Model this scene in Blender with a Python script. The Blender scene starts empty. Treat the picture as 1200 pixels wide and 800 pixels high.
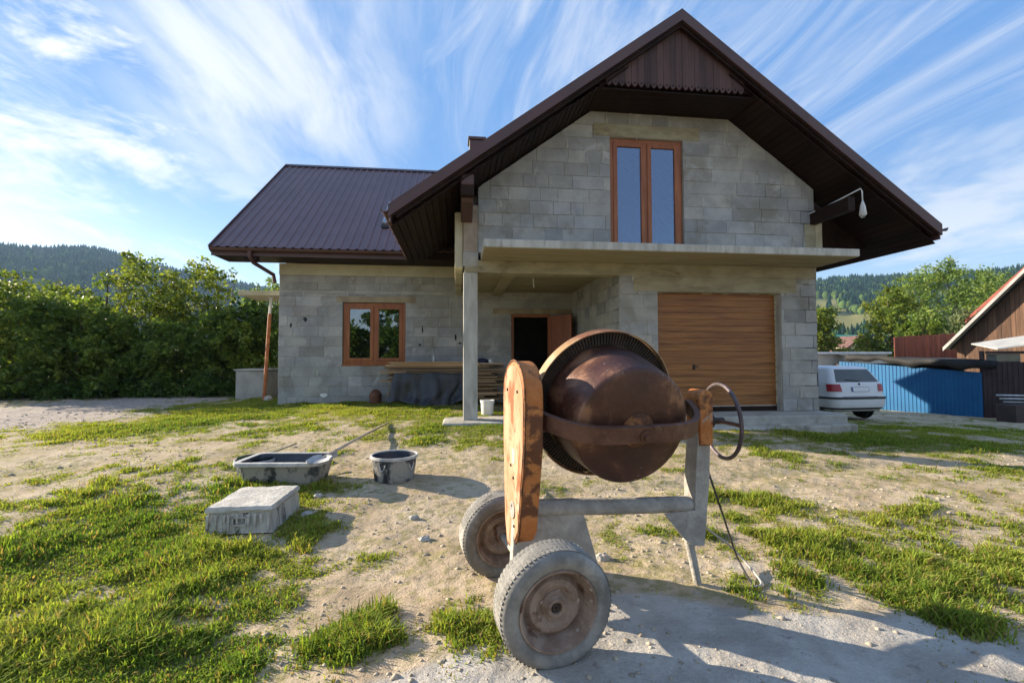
import bpy, math, random
import numpy as np
from mathutils import Vector, Matrix
R_ = math.radians
SC = bpy.context.scene
COL = SC.collection
rnd = random.Random(7)
nr = np.random.default_rng(11)

# ------------------------------------------------------------------ camera
CZ = 1.40                                   # eye height above the ground at the mixer
FPX, YAW, PITCH, ROLL = 540.0, R_(6.777), R_(2.113), R_(-0.145)
_F = np.array([math.sin(YAW)*math.cos(PITCH), math.cos(YAW)*math.cos(PITCH), math.sin(PITCH)])
_R0 = np.array([math.cos(YAW), -math.sin(YAW), 0.0]); _U0 = np.cross(_R0, _F)
_R = _R0*math.cos(ROLL)+_U0*math.sin(ROLL); _U = _U0*math.cos(ROLL)-_R0*math.sin(ROLL)
cd = bpy.data.cameras.new('camera'); cam = bpy.data.objects.new('camera', cd); COL.objects.link(cam)
cd.sensor_width = 36; cd.lens = FPX/1200*36; cd.clip_start = .05; cd.clip_end = 9000
cam.matrix_world = Matrix(((_R[0], _U[0], -_F[0], 0), (_R[1], _U[1], -_F[1], 0), (_R[2], _U[2], -_F[2], CZ), (0, 0, 0, 1)))
SC.camera = cam

# ------------------------------------------------------------------ light
SUN_AZ, SUN_EL = R_(-64), R_(19)            # azimuth from +Y towards +X
SUN_DIR = Vector((math.sin(SUN_AZ)*math.cos(SUN_EL), math.cos(SUN_AZ)*math.cos(SUN_EL), math.sin(SUN_EL)))
sl = bpy.data.lights.new('sun', 'SUN'); sl.energy = 4.8; sl.angle = R_(.5); sl.color = (1, .86, .66)
so = bpy.data.objects.new('sun', sl); COL.objects.link(so)
so.rotation_euler = (-SUN_DIR).to_track_quat('-Z', 'Y').to_euler()
SC.view_settings.view_transform = 'Standard'; SC.view_settings.look = 'None'
SC.view_settings.exposure = 1.62; SC.view_settings.gamma = 1
SC.cycles.use_denoising = True
SC.cycles.max_bounces = 8; SC.cycles.transparent_max_bounces = 12; SC.cycles.volume_bounces = 0

class NT:
    """small helper for node trees"""
    def __init__(s, tree): s.t = tree; tree.nodes.clear()
    def n(s, typ, **kw):
        nd = s.t.nodes.new(typ)
        for k, v in kw.items():
            if k.startswith('i_'):
                key = k[2:].replace('_', ' ')
                nd.inputs[key].default_value = v
            else: setattr(nd, k, v)
        return nd
    def l(s, a, b): s.t.links.new(a, b)
    def inp(s, sock, v):
        if isinstance(v, bpy.types.NodeSocket): s.l(v, sock)
        else: sock.default_value = v
    def math(s, op, a, b=0.0, clamp=False):
        nd = s.t.nodes.new('ShaderNodeMath'); nd.operation = op; nd.use_clamp = clamp
        s.inp(nd.inputs[0], a); s.inp(nd.inputs[1], b); return nd.outputs[0]
    def vmath(s, op, a, b=None):
        nd = s.t.nodes.new('ShaderNodeVectorMath'); nd.operation = op
        s.inp(nd.inputs[0], a)
        if b is not None: s.inp(nd.inputs[1], b)
        return nd
    def mix(s, f, a, b, bt='MIX'):
        nd = s.t.nodes.new('ShaderNodeMix'); nd.data_type = 'RGBA'; nd.blend_type = bt
        s.inp(nd.inputs[0], f); s.inp(nd.inputs[6], a); s.inp(nd.inputs[7], b); return nd.outputs[2]
    def ramp(s, v, a, b, x=0.0, y=1.0):
        nd = s.t.nodes.new('ShaderNodeMapRange'); nd.clamp = True; nd.interpolation_type = 'SMOOTHSTEP'
        s.inp(nd.inputs[0], v); nd.inputs[1].default_value = a; nd.inputs[2].default_value = b
        nd.inputs[3].default_value = x; nd.inputs[4].default_value = y; return nd.outputs[0]
    def noise(s, vec, scale, detail=4, rough=.55, dist=0.0):
        nd = s.t.nodes.new('ShaderNodeTexNoise')
        if vec is not None: s.l(vec, nd.inputs['Vector'])
        nd.inputs['Scale'].default_value = scale; nd.inputs['Detail'].default_value = detail
        nd.inputs['Roughness'].default_value = rough; nd.inputs['Distortion'].default_value = dist
        return nd.outputs['Fac']
    def mapping(s, vec, scale=(1, 1, 1), rot=(0, 0, 0), loc=(0, 0, 0)):
        nd = s.t.nodes.new('ShaderNodeMapping'); s.l(vec, nd.inputs[0])
        nd.inputs['Location'].default_value = loc; nd.inputs['Rotation'].default_value = rot; nd.inputs['Scale'].default_value = scale
        return nd.outputs[0]

def C4(c): return (c[0], c[1], c[2], 1)

W = bpy.data.worlds.new('World'); SC.world = W; W.use_nodes = True
def build_world():
    T = NT(W.node_tree)
    sky = T.n('ShaderNodeTexSky', sky_type='NISHITA', sun_disc=False, sun_elevation=SUN_EL, sun_rotation=SUN_AZ,
              altitude=400, air_density=1.25, dust_density=.7, ozone_density=2.2)
    geo = T.n('ShaderNodeTexCoord')
    d = geo.outputs['Generated']
    sep = T.n('ShaderNodeSeparateXYZ'); T.l(d, sep.inputs[0])
    z = T.math('MAXIMUM', sep.outputs[2], 0.0)
    den = T.math('ADD', z, .10)
    cx = T.math('DIVIDE', sep.outputs[0], den); cy = T.math('DIVIDE', sep.outputs[1], den)
    cmb = T.n('ShaderNodeCombineXYZ'); T.l(cx, cmb.inputs[0]); T.l(cy, cmb.inputs[1])
    p = cmb.outputs[0]
    # slow bend of the cirrus
    wn = T.n('ShaderNodeTexNoise'); T.l(p, wn.inputs['Vector']); wn.inputs['Scale'].default_value = .55; wn.inputs['Detail'].default_value = 2
    off = T.vmath('SCALE', T.vmath('SUBTRACT', wn.outputs['Color'], (.5, .5, .5)).outputs[0]); off.inputs[3].default_value = .75
    pw = T.vmath('ADD', p, off.outputs[0]).outputs[0]
    streak = T.noise(T.mapping(pw, (2.1, .58, 1), (0, 0, R_(3)), (3.3, .7, 0)), 1.7, 10, .66, .5)
    broad = T.noise(T.mapping(p, (.9, .55, 1), (0, 0, R_(-8)), CLOUD_OFF), .95, 4, .5, .3)
    m = T.math('ADD', T.math('MULTIPLY', streak, .85), T.math('MULTIPLY', broad, .75))
    cir = T.ramp(m, .80, 1.04)
    behind = T.ramp(sep.outputs[1], .05, -.35, 0, .40)
    # low puffy banks near the horizon
    puff = T.noise(T.mapping(d, (2.4, 2.4, 7.5), (0, 0, 0), (.4, 1.9, .3)), 1.55, 7, .56, .25)
    low = T.ramp(sep.outputs[2], .50, .10)
    pf = T.math('MULTIPLY', T.ramp(puff, .47, .64), low)
    # one bright cumulus bank up on the sun side
    bd = T.vmath('DOT_PRODUCT', d, tuple(BANK)).outputs['Value']
    bank = T.math('MULTIPLY', T.ramp(bd, .968, .996), T.ramp(T.noise(T.mapping(d, (3, 3, 8)), 1.7, 8, .62, .3), .42, .66, 0, .92))
    bd2 = T.vmath('DOT_PRODUCT', d, tuple(BANK2)).outputs['Value']
    wispy = T.noise(T.mapping(pw, (2.2, .6, 1), (0, 0, R_(6)), (1.3, 5.2, 0)), 1.6, 8, .6, .3)
    bank2 = T.math('MULTIPLY', T.ramp(bd2, .955, .996), T.ramp(wispy, .34, .66, 0, .8))
    bank = T.math('MAXIMUM', bank, bank2)
    str2 = T.noise(T.mapping(pw, (3.4, .42, 1), (0, 0, R_(-22)), (5.7, 2.2, 0)), 1.9, 10, .68, .55)
    for bk, lo, hi in ((BANK3, .91, .985), (BANK4, .955, .995)):
        b3 = T.vmath('DOT_PRODUCT', d, tuple(bk)).outputs['Value']
        bank = T.math('MAXIMUM', bank, T.math('MULTIPLY', T.ramp(b3, lo, hi), T.ramp(str2, .34, .80, 0, .58)))
    haz = T.ramp(sep.outputs[2], .20, -.02, 0.0, .55)
    cov = T.math('MAXIMUM', T.math('MAXIMUM', T.math('MULTIPLY', cir, .62), pf), T.math('MAXIMUM', T.math('MAXIMUM', bank, behind), haz))
    sd = T.vmath('DOT_PRODUCT', d, tuple(SUN_DIR)).outputs['Value']
    glow = T.ramp(sd, .60, 1.0)
    ccol = T.mix(glow, (4.1, 4.25, 4.5, 1), (5.6, 5.5, 5.3, 1))
    glow2 = T.ramp(sd, .80, 1.0, 0, .9)
    skyc = T.mix(T.ramp(sep.outputs[2], .05, .45, .35, .88), sky.outputs[0], (.66, 1.62, 3.55, 1))
    base = T.mix(cov, skyc, ccol)
    lowsun = T.math('MULTIPLY', glow2, T.ramp(sep.outputs[2], .30, .05))
    fin = T.mix(lowsun, base, (7.4, 7.1, 6.5, 1))
    bg = T.n('ShaderNodeBackground'); T.l(fin, bg.inputs[0]); bg.inputs[1].default_value = .075
    out = T.n('ShaderNodeOutputWorld'); T.l(bg.outputs[0], out.inputs[0])

# ------------------------------------------------------------------ finding places seen in the photograph
def ray(x, y): return _F+_R*((x-600)/FPX)+_U*((400-y)/FPX)
def atY(x, y, Y):
    d = ray(x, y); return Vector(d*(Y/d[1]))+Vector((0, 0, CZ))
def atZ(x, y, Z):
    d = ray(x, y); return Vector(d*((Z-CZ)/d[2]))+Vector((0, 0, CZ))
def dirn(x, y): return Vector(ray(x, y)).normalized()
CLOUD_OFF = (2.1, 5.3, 0)
BANK = dirn(80, 90); BANK2 = dirn(330, 60); BANK3 = dirn(960, 50); BANK4 = dirn(600, 30)
build_world()

# heights of the ground (thin smooth fit through a few levels)
_GP = np.array([(.4, 2.1, .035), (1.5, 2.8, .01), (.25, 3.1, 0), (0, .8, -.02), (-3, 2, 0), (4, 2, -.05), (-2, 5, .07), (3, 5, .05), (.1, 8.2, .29),
    (7, 7.9, .08), (4.5, 7.6, .17), (-4.3, 11.7, .31), (0, 11.6, .33), (-10, 15, .3), (-20, 17, .2), (9.8, 11.5, -.26), (12, 6, -.15), (15.5, 13, -.5),
    (22, 20, -.9), (0, -6, -.05), (-10, 5, .1), (0, 26, .1), (30, 40, -1.2), (-30, 40, .2), (-12, -10, 0), (14, -8, -.2)], float)
def _phi(r2): return np.sqrt(r2+1.5)
_A = _phi(((_GP[:, None, :2]-_GP[None, :, :2])**2).sum(-1)); _Wt = np.linalg.solve(_A, _GP[:, 2])
def gz0(x, y):
    x = np.asarray(x, float); y = np.asarray(y, float); s = np.zeros_like(x)
    for (a, b, _), w in zip(_GP, _Wt): s = s+w*_phi((x-a)**2+(y-b)**2)
    r = np.hypot(x, y); k = np.clip((r-32)/30, 0, 1); return s*(1-k)+(-.9*np.clip(x/30, 0, 1))*k
class VN:
    """tileable value noise on a numpy lattice"""
    def __init__(s, seed): s.g = np.random.default_rng(seed).random((256, 256))
    def __call__(s, x, y):
        x = np.asarray(x, float); y = np.asarray(y, float)
        i = np.floor(x).astype(int); j = np.floor(y).astype(int); f = x-i; g = y-j
        f = f*f*(3-2*f); g = g*g*(3-2*g); i0 = i % 256; i1 = (i+1) % 256; j0 = j % 256; j1 = (j+1) % 256
        return (s.g[i0, j0]*(1-f)+s.g[i1, j0]*f)*(1-g)+(s.g[i0, j1]*(1-f)+s.g[i1, j1]*f)*g
_vn = [VN(k) for k in range(40, 48)]
def fbm(x, y, sc, k=0, octs=4):
    s = 0; a = 1; t = 0
    for o in range(octs):
        s = s+a*_vn[(k+o) % 8](x*sc+17.3*o+k, y*sc+9.1*o); t += a; a *= .5; sc *= 2.03
    return s/t
def gz(x, y):
    x = np.asarray(x, float); y = np.asarray(y, float)
    r = np.hypot(x, y); fade = np.clip((60-r)/40, 0, 1)
    tr = np.exp(-((y-4.6-.10*x+.12*np.sin(x*.9))/.14)**2)+np.exp(-((y-6.05-.10*x+.10*np.sin(x*.8+1))/.15)**2)
    rut = -.028*tr*(x > .9)*(x < 14)+(fbm(x, y, .9, 1, 3)-.5)*.05+(fbm(x, y, 3.7, 3, 3)-.5)*.024+(fbm(x, y, 14, 5, 3)-.5)*.015*np.clip((14-r)/8, 0, 1)
    return gz0(x, y)+rut*fade
def G(px, py):
    """ground point seen at a place of the photograph"""
    Z = 0.0
    for _ in range(30):
        p = atZ(px, py, Z); Z2 = float(gz(p.x, p.y)); Z = Z*.5+Z2*.5
    return Vector((p.x, p.y, float(gz(p.x, p.y))))

# where grass grows: patches (photo place, half sizes, weight)
_PATCH = [(150, 700, 190, 110, .95), (60, 640, 130, 60, .7), (250, 640, 90, 40, .5), (120, 785, 240, 60, 1.0), (190, 560, 110, 20, .25),
    (420, 772, 70, 34, 1.5), (445, 655, 26, 22, 1.3), (432, 722, 22, 18, 1.2), (555, 735, 50, 36, 1.35), (395, 735, 28, 16, .6), (350, 620, 30, 20, .55),
    (1030, 655, 110, 24, .55), (1130, 690, 100, 34, 1.1), (1190, 650, 60, 34, .8), (920, 625, 80, 20, .45), (890, 590, 60, 14, .6), (1080, 600, 110, 20, .35),
    (860, 680, 35, 14, .7), (960, 710, 60, 12, .45), (380, 487, 230, 17, 1.55), (270, 495, 80, 14, .8), (85, 518, 48, 10, 1.2), (60, 480, 80, 5, .5),
    (540, 510, 60, 10, .8), (480, 505, 120, 9, .5), (1060, 515, 140, 11, 1.5), (1130, 491, 120, 6, 1.5), (1000, 545, 60, 8, .2), (1180, 545, 60, 10, .6), (880, 530, 50, 8, .45),
    (575, 480, 40, 7, 1.0), (700, 500, 120, 14, .6), (640, 520, 60, 14, .5), (300, 585, 26, 18, .6), (450, 570, 22, 8, .8), (500, 560, 16, 5, .6), (345, 655, 40, 14, .6),
    (550, 572, 26, 7, .55), (150, 600, 80, 10, .4), (160, 455, 170, 5, .9), (30, 458, 60, 4, .9), (610, 690, 30, 20, .3), (770, 690, 60, 8, .35)]
_BARE = [(282, 634, 44, 9, .7), (60, 492, 120, 18, 1.7), (130, 545, 170, 16, .55), (490, 610, 120, 60, .95), (650, 640, 180, 60, .8), (400, 690, 60, 22, .6), (330, 745, 60, 40, .8), (900, 770, 330, 60, 2.0),
    (760, 720, 120, 40, 1.4), (1000, 566, 210, 26, .55), (1120, 540, 120, 10, .5), (160, 463, 180, 5, .6), (300, 520, 120, 10, .25), (870, 660, 60, 14, .5), (500, 770, 50, 24, .8), (640, 560, 170, 22, .5), (1150, 790, 90, 22, 1.0)]
def _toG(L):
    o = []
    for cx, cy, rx, ry, w in L:
        c = atZ(cx, cy, .12 if cy < 520 else .03); e = atZ(cx+rx, cy, .12 if cy < 520 else .03)
        t = atZ(cx, max(cy-ry, 447), .12 if cy < 520 else .03); b = atZ(cx, cy+ry, .12 if cy < 520 else .03)
        o.append((c.x, (t.y+b.y)/2, abs(e.x-c.x), max(abs(t.y-b.y)/2, .1), w))
    return o
_PG, _BG = _toG(_PATCH), _toG(_BARE)
def grass_d(x, y):
    n = fbm(x, y, 1.1, 2, 4)-.5; n2 = fbm(x, y, 4.2, 4, 3)-.5; n3 = fbm(x, y, 13, 6, 2)-.5
    s = -.02+n*1.5+n2*2.2+n3*2.0
    wx = x+(fbm(x, y, 2.2, 6, 3)-.5)*.35; wy = y+(fbm(x, y, 2.2, 7, 3)-.5)*.35
    for cx, cy, rx, ry, w in _PG: s = s+w*np.exp(-(((wx-cx)/rx)**2+((wy-cy)/ry)**2)*1.1)
    for cx, cy, rx, ry, w in _BG: s = s-w*np.exp(-(((wx-cx)/rx)**2+((wy-cy)/ry)**2)*1.1)
    r = np.hypot(x, y); far = np.clip((r-18)/12, 0, 1)
    return s*(1-far)+.8*far
_CEM = _toG([(900, 775, 330, 62, 1.3), (720, 735, 120, 40, 1.0), (1120, 785, 120, 30, .8), (640, 790, 200, 20, .8), (870, 660, 60, 14, .5), (900, 490, 90, 10, .5)])
_GRV = _toG([(55, 494, 125, 22, 1.3), (0, 470, 80, 10, 1.0), (170, 462, 170, 5, .9)])
def blob(L, x, y):
    s = np.zeros_like(np.asarray(x, float))
    for cx, cy, rx, ry, w in L: s = s+w*np.exp(-(((x-cx)/rx)**2+((y-cy)/ry)**2))
    return s

# ------------------------------------------------------------------ mesh helpers
class MB:
    def __init__(s): s.v = []; s.f = []; s.c = []; s.col = None
    def add(s, vs, fs, col=None):
        b = len(s.v); s.v.extend([tuple(v) for v in vs]); s.f.extend([tuple(i+b for i in f) for f in fs]); s.c.extend([col or s.col]*len(fs)); return s
    def box(s, x0, x1, y0, y1, z0, z1, col=None):
        return s.add([(x0, y0, z0), (x1, y0, z0), (x1, y1, z0), (x0, y1, z0), (x0, y0, z1), (x1, y0, z1), (x1, y1, z1), (x0, y1, z1)],
            [(0, 3, 2, 1), (4, 5, 6, 7), (0, 1, 5, 4), (1, 2, 6, 5), (2, 3, 7, 6), (3, 0, 4, 7)], col)
    def obox(s, c, ax, ay, az, col=None):
        c = Vector(c); ax = Vector(ax); ay = Vector(ay); az = Vector(az)
        vs = [c+i*ax+j*ay+k*az for k in (-1, 1) for j in (-1, 1) for i in (-1, 1)]
        return s.add(vs, [(0, 2, 3, 1), (4, 5, 7, 6), (0, 1, 5, 4), (1, 3, 7, 5), (3, 2, 6, 7), (2, 0, 4, 6)], col)
    def beam(s, a, b, w, h, up=(0, 0, 1), col=None):
        a = Vector(a); b = Vector(b); d = (b-a); l = d.length; d.normalize(); sd = d.cross(Vector(up)).normalized(); u = sd.cross(d)
        return s.obox((a+b)/2, d*l/2, sd*w/2, u*h/2, col)
    def prism(s, poly, d, col=None):
        """poly: 3-D points of a planar outline, d: extrusion vector"""
        n = len(poly); d = Vector(d); p = [Vector(q) for q in poly]
        fs = [tuple(range(n))[::-1], tuple(range(n, 2*n))]+[(i, (i+1) % n, n+(i+1) % n, n+i) for i in range(n)]
        return s.add(p+[q+d for q in p], fs, col)
    def tube(s, pts, r, seg=8, cap=True, col=None, closed=False):
        pts = [Vector(p) for p in pts]; n = len(pts); rs = r if isinstance(r, (list, tuple)) else [r]*n
        vs = []; prev = None
        for i, p in enumerate(pts):
            if closed: t = pts[(i+1) % n]-pts[i-1]
            else: t = pts[min(i+1, n-1)]-pts[max(i-1, 0)]
            t.normalize()
            if prev is None:
                a = Vector((0, 0, 1)) if abs(t.z) < .9 else Vector((1, 0, 0)); u = t.cross(a).normalized()
            else:
                u = prev-t*prev.dot(t); u = u.normalized() if u.length > 1e-6 else t.orthogonal().normalized()
            prev = u; w = t.cross(u)
            for k in range(seg):
                an = 2*math.pi*k/seg; vs.append(p+(u*math.cos(an)+w*math.sin(an))*rs[i])
        fs = []
        for i in range(n if closed else n-1):
            j = (i+1) % n
            for k in range(seg): fs.append((i*seg+k, i*seg+(k+1) % seg, j*seg+(k+1) % seg, j*seg+k))
        if cap and not closed: fs += [tuple(range(seg))[::-1], tuple((n-1)*seg+k for k in range(seg))]
        return s.add(vs, fs, col)
    def lathe(s, prof, c, ax, seg=48, col=None, a0=0, a1=2*math.pi, ref=None):
        """prof: (radius, distance along the axis)"""
        c = Vector(c); ax = Vector(ax).normalized(); u = (Vector(ref)-ax*ax.dot(Vector(ref))).normalized() if ref is not None else ax.orthogonal().normalized(); w = ax.cross(u)
        full = abs(a1-a0-2*math.pi) < 1e-6; ns = seg if full else seg+1; vs = []; fs = []
        for r, h in prof:
            for k in range(ns):
                an = a0+(a1-a0)*k/seg; vs.append(c+ax*h+(u*math.cos(an)+w*math.sin(an))*max(r, 1e-4))
        for i in range(len(prof)-1):
            for k in range(seg):
                k2 = (k+1) % ns; fs.append((i*ns+k, i*ns+k2, (i+1)*ns+k2, (i+1)*ns+k))
        return s.add(vs, fs, col)
def mesh_of(name, v, f, mat=None, smooth=False, cols=None):
    me = bpy.data.meshes.new(name); me.from_pydata([tuple(q) for q in v], [], f); me.validate(); me.update()
    if cols is not None:
        at = me.color_attributes.new('tint', 'FLOAT_COLOR', 'CORNER'); i = 0
        for p in me.polygons:
            c = cols[p.index] or (1, 1, 1)
            for li in p.loop_indices: at.data[li].color = (c[0], c[1], c[2], 1)
    if mat: me.materials.append(mat)
    if smooth:
        for p in me.polygons: p.use_smooth = True
    return me
def wloc(o):
    v = Vector(o.location)
    while o.parent: o = o.parent; v += o.location
    return v
def link(name, me, parent=None): 
    o = bpy.data.objects.new(name, me); COL.objects.link(o)
    if parent: o.parent = parent
    return o
def fixn(me):
    import bmesh
    bm = bmesh.new(); bm.from_mesh(me); bmesh.ops.recalc_face_normals(bm, faces=bm.faces); bm.to_mesh(me); bm.free()
def part(name, mb, mat, parent=None, smooth=False, bevel=0, local=False, label=None, sub=0, seg=2):
    off = wloc(parent) if (parent and not local) else Vector((0, 0, 0))
    v = [Vector(q)-off for q in mb.v]
    me = mesh_of(name, v, mb.f, mat, False, mb.c if any(mb.c) else None); fixn(me)
    o = link(name, me, parent)
    if smooth:
        for p in me.polygons: p.use_smooth = True
        if smooth != 'all':
            m = o.modifiers.new('edge', 'EDGE_SPLIT'); m.split_angle = R_(38)
    if bevel:
        m = o.modifiers.new('bevel', 'BEVEL'); m.width = bevel; m.segments = seg; m.limit_method = 'ANGLE'; m.angle_limit = R_(35)
    if label: o['label'] = label
    return o
def tag(o, label, cat, group=None, kind=None):
    o['label'] = label; o['category'] = cat
    if group: o['group'] = group
    if kind: o['kind'] = kind
    return o
def thing(name, label, cat, loc, group=None, rz=0):
    o = bpy.data.objects.new(name, None); COL.objects.link(o); o.location = loc; o.rotation_euler = (0, 0, rz); o.empty_display_size = .2
    return tag(o, label, cat, group)
def solo(name, mb, mat, label, cat, loc=None, group=None, **kw):
    """a thing that is one mesh, its origin at its base"""
    vs = np.array([tuple(q) for q in mb.v]); base = Vector((vs[:, 0].mean(), vs[:, 1].mean(), vs[:, 2].min())) if loc is None else Vector(loc)
    mb.v = [tuple(Vector(q)-base) for q in mb.v]
    o = part(name, mb, mat, None, **kw); o.location = base
    return tag(o, label, cat, group)
def copy_tree(o, parent=None):
    c = o.copy(); COL.objects.link(c)
    if parent: c.parent = parent
    for ch in list(o.children): copy_tree(ch, c)
    return c

# ------------------------------------------------------------------ materials
MATS = {}
def surf(name, c1, c2, scale=6, rough=.8, bump=.2, bscale=None, stretch=(1, 1, 1), c3=None, s3=2.0, t3=(.55, .7), metal=0, tint=False, spec=.5, detail=6, fine=0, speck=None, c4=None, s4=3.0, t4=(.55, .65), lo=.35, hi=.65, rvar=0, bdist=.02):
    """worn surface: two noises mix three colours, a third roughens it"""
    m = bpy.data.materials.new(name); m.use_nodes = True; T = NT(m.node_tree); MATS[name] = m
    tc = T.n('ShaderNodeTexCoord'); v = T.mapping(tc.outputs['Object'], stretch)
    n1 = T.noise(v, scale, detail, .6, .2)
    col = T.mix(T.ramp(n1, lo, hi), C4(c1), C4(c2))
    if c3: col = T.mix(T.ramp(T.noise(v, s3, 7, .65, .4), *t3), col, C4(c3))
    if c4: col = T.mix(T.ramp(T.noise(T.mapping(tc.outputs['Object'], (1, 1, 1), (.3, .5, .1), (4.1, 2.2, 7.7)), s4, 8, .68, .6), *t4), col, C4(c4))
    if fine: col = T.mix(1.0, col, T.mix(T.noise(v, scale*9, 3, .6), (1-fine,)*3+(1,), (1+fine,)*3+(1,)), 'MULTIPLY')
    if speck:
        vo = T.n('ShaderNodeTexVoronoi'); T.l(v, vo.inputs['Vector']); vo.inputs['Scale'].default_value = speck[1]
        f = T.math('MULTIPLY', T.ramp(vo.outputs['Distance'], speck[2], speck[2]*.6), T.ramp(T.noise(v, speck[1]*.18, 2), .5, .62))
        col = T.mix(f, col, C4(speck[0]))
    if tint:
        a = T.n('ShaderNodeVertexColor'); a.layer_name = 'tint'; col = T.mix(1.0, col, a.outputs[0], 'MULTIPLY')
    b = T.n('ShaderNodeBsdfPrincipled'); T.l(col, b.inputs['Base Color'])
    b.inputs['Metallic'].default_value = metal; b.inputs['Specular IOR Level'].default_value = spec
    if rvar: T.l(T.math('ADD', T.math('MULTIPLY', n1, rvar), rough-rvar/2), b.inputs['Roughness'])
    else: b.inputs['Roughness'].default_value = rough
    if bump:
        bn = T.noise(v, bscale or scale*4, 8, .65)
        bp = T.n('ShaderNodeBump'); bp.inputs['Strength'].default_value = bump; bp.inputs['Distance'].default_value = bdist; T.l(bn, bp.inputs['Height']); T.l(bp.outputs[0], b.inputs['Normal'])
    o = T.n('ShaderNodeOutputMaterial'); T.l(b.outputs[0], o.inputs[0])
    return m
M_block = surf('aerated block', (.80, .80, .78), (1.06, 1.05, 1.0), 2.2, .92, .35, 38, tint=True, c3=(.70, .67, .58), s3=1.4, t3=(.50, .68), c4=(1.18, 1.17, 1.13), s4=1.9, t4=(.58, .66), spec=.2, fine=.10)
M_conc = surf('raw concrete', (.33, .32, .29), (.44, .43, .39), 2.5, .9, .3, 25, c3=(.24, .23, .19), s3=1.6, t3=(.55, .75), spec=.25, fine=.08)
M_concolive = surf('stained concrete', (.30, .265, .18), (.40, .36, .25), 2.2, .9, .25, 20, stretch=(1, 1, 2.5), c3=(.19, .16, .095), s3=1.3, t3=(.5, .72), spec=.2, fine=.06)
M_cream = surf('pale ring beam', (.46, .42, .29), (.56, .52, .38), 2, .9, .2, 20, c3=(.35, .30, .19), s3=1.2, t3=(.56, .75), spec=.2, fine=.06)
M_shutter = surf('board marked concrete', (.30, .26, .17), (.39, .34, .23), 1.0, .9, .3, 10, stretch=(.5, 7, 1), c3=(.22, .18, .11), s3=1.0, t3=(.5, .7), spec=.2)
M_column = surf('column concrete', (.37, .36, .32), (.50, .49, .45), 2.2, .9, .35, 18, stretch=(3.5, 3.5, .8), c3=(.27, .26, .22), s3=1.7, t3=(.55, .72), spec=.2, fine=.1)
M_lintel = surf('brownish lintel', (.30, .24, .16), (.40, .33, .22), 3, .9, .3, 25, c3=(.22, .17, .11), s3=2, t3=(.5, .7), spec=.2)
M_pillarbrown = surf('brown clay pillar', (.31, .24, .18), (.40, .33, .26), 5, .9, .4, 30, c3=(.25, .21, .17), s3=2, spec=.2)
M_roofm = surf('brown sheet metal', (.135, .078, .078), (.165, .098, .098), 1.2, .50, .0, rvar=.12, spec=.6, fine=.04)
M_flash = surf('brown flashing', (.066, .032, .030), (.088, .042, .038), 1.4, .42, 0, spec=.5, rvar=.15)
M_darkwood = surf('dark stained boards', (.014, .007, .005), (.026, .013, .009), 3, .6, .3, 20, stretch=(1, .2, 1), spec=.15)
M_peak = surf('weathered dark boards', (.055, .029, .026), (.092, .050, .045), 2.5, .65, .3, 20, stretch=(3, 3, .25), tint=True, spec=.4)
M_frame = surf('golden oak frame', (.25, .074, .019), (.35, .115, .031), 3, .42, .15, 30, stretch=(4, 4, .5), spec=.5)
M_oakdoor = surf('oak front door', (.20, .05, .012), (.30, .085, .022), 3, .4, .15, 30, stretch=(4, 4, .4), spec=.5)
M_garage = surf('wood grain sectional door', (.22, .080, .019), (.34, .145, .038), 2.2, .45, .12, 30, stretch=(.55, 1, 11), c3=(.115, .039, .010), s3=1.6, t3=(.52, .72), spec=.45, fine=.08)
M_steel = surf('galvanised steel', (.35, .35, .35), (.5, .5, .5), 5, .4, .05, metal=.8)
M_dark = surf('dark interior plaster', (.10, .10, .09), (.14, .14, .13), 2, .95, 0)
M_black = surf('black rubbery plastic', (.014, .014, .015), (.03, .03, .03), 4, .6, .1, spec=.4)
M_soilpad = surf('rough concrete apron', (.36, .34, .30), (.52, .50, .45), 2.2, .92, .8, 9, c3=(.26, .24, .20), s3=1.4, t3=(.52, .7), spec=.2, fine=.1, bdist=.04)
# mixer
M_drum = surf('rusty drum steel', (.058, .024, .016), (.105, .043, .026), 3.2, .42, .22, 30, c3=(.27, .135, .075), s3=3.2, t3=(.50, .64), c4=(.045, .020, .016), s4=1.7, t4=(.50, .66), spec=.5, metal=.25, fine=.14, speck=((.36, .33, .30), 22, .12), rvar=.25)
M_yoke = surf('rusty flat iron', (.085, .036, .022), (.15, .07, .045), 7, .55, .4, 40, c3=(.23, .14, .10), s3=5, t3=(.56, .72), spec=.5, metal=.2, fine=.15)
M_orange = surf('flaking orange paint', (.40, .135, .032), (.52, .22, .07), 5, .6, .3, 40, c3=(.13, .05, .022), s3=5, t3=(.50, .58), c4=(.36, .31, .26), s4=3.2, t4=(.56, .66), spec=.35, fine=.2, speck=((.07, .03, .015), 34, .2))
M_orangef = surf('sun bleached orange paint', (.40, .20, .105), (.50, .31, .20), 4, .6, .25, 40, stretch=(2, 2, .8), c3=(.24, .085, .03), s3=4.5, t3=(.53, .62), c4=(.50, .42, .34), s4=3, t4=(.54, .66), spec=.3, fine=.14, speck=((.16, .06, .03), 30, .2))
M_orust = surf('rust with orange remains', (.12, .045, .018), (.36, .15, .05), 9, .7, .5, 40, c3=(.07, .03, .015), s3=12, t3=(.45, .6), spec=.3)
M_ring = surf('worn yellow ring', (.36, .21, .095), (.50, .36, .22), 6, .6, .3, 40, c3=(.20, .085, .04), s3=4, t3=(.5, .66), spec=.4)
M_teeth = surf('greasy gear teeth', (.018, .013, .011), (.045, .030, .024), 12, .55, .3, 40, spec=.4)
M_cement = surf('cement crusted steel', (.31, .29, .26), (.45, .43, .39), 7, .92, .7, 34, c3=(.22, .17, .13), s3=4, t3=(.57, .70), spec=.2, fine=.16, bdist=.03)
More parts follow.
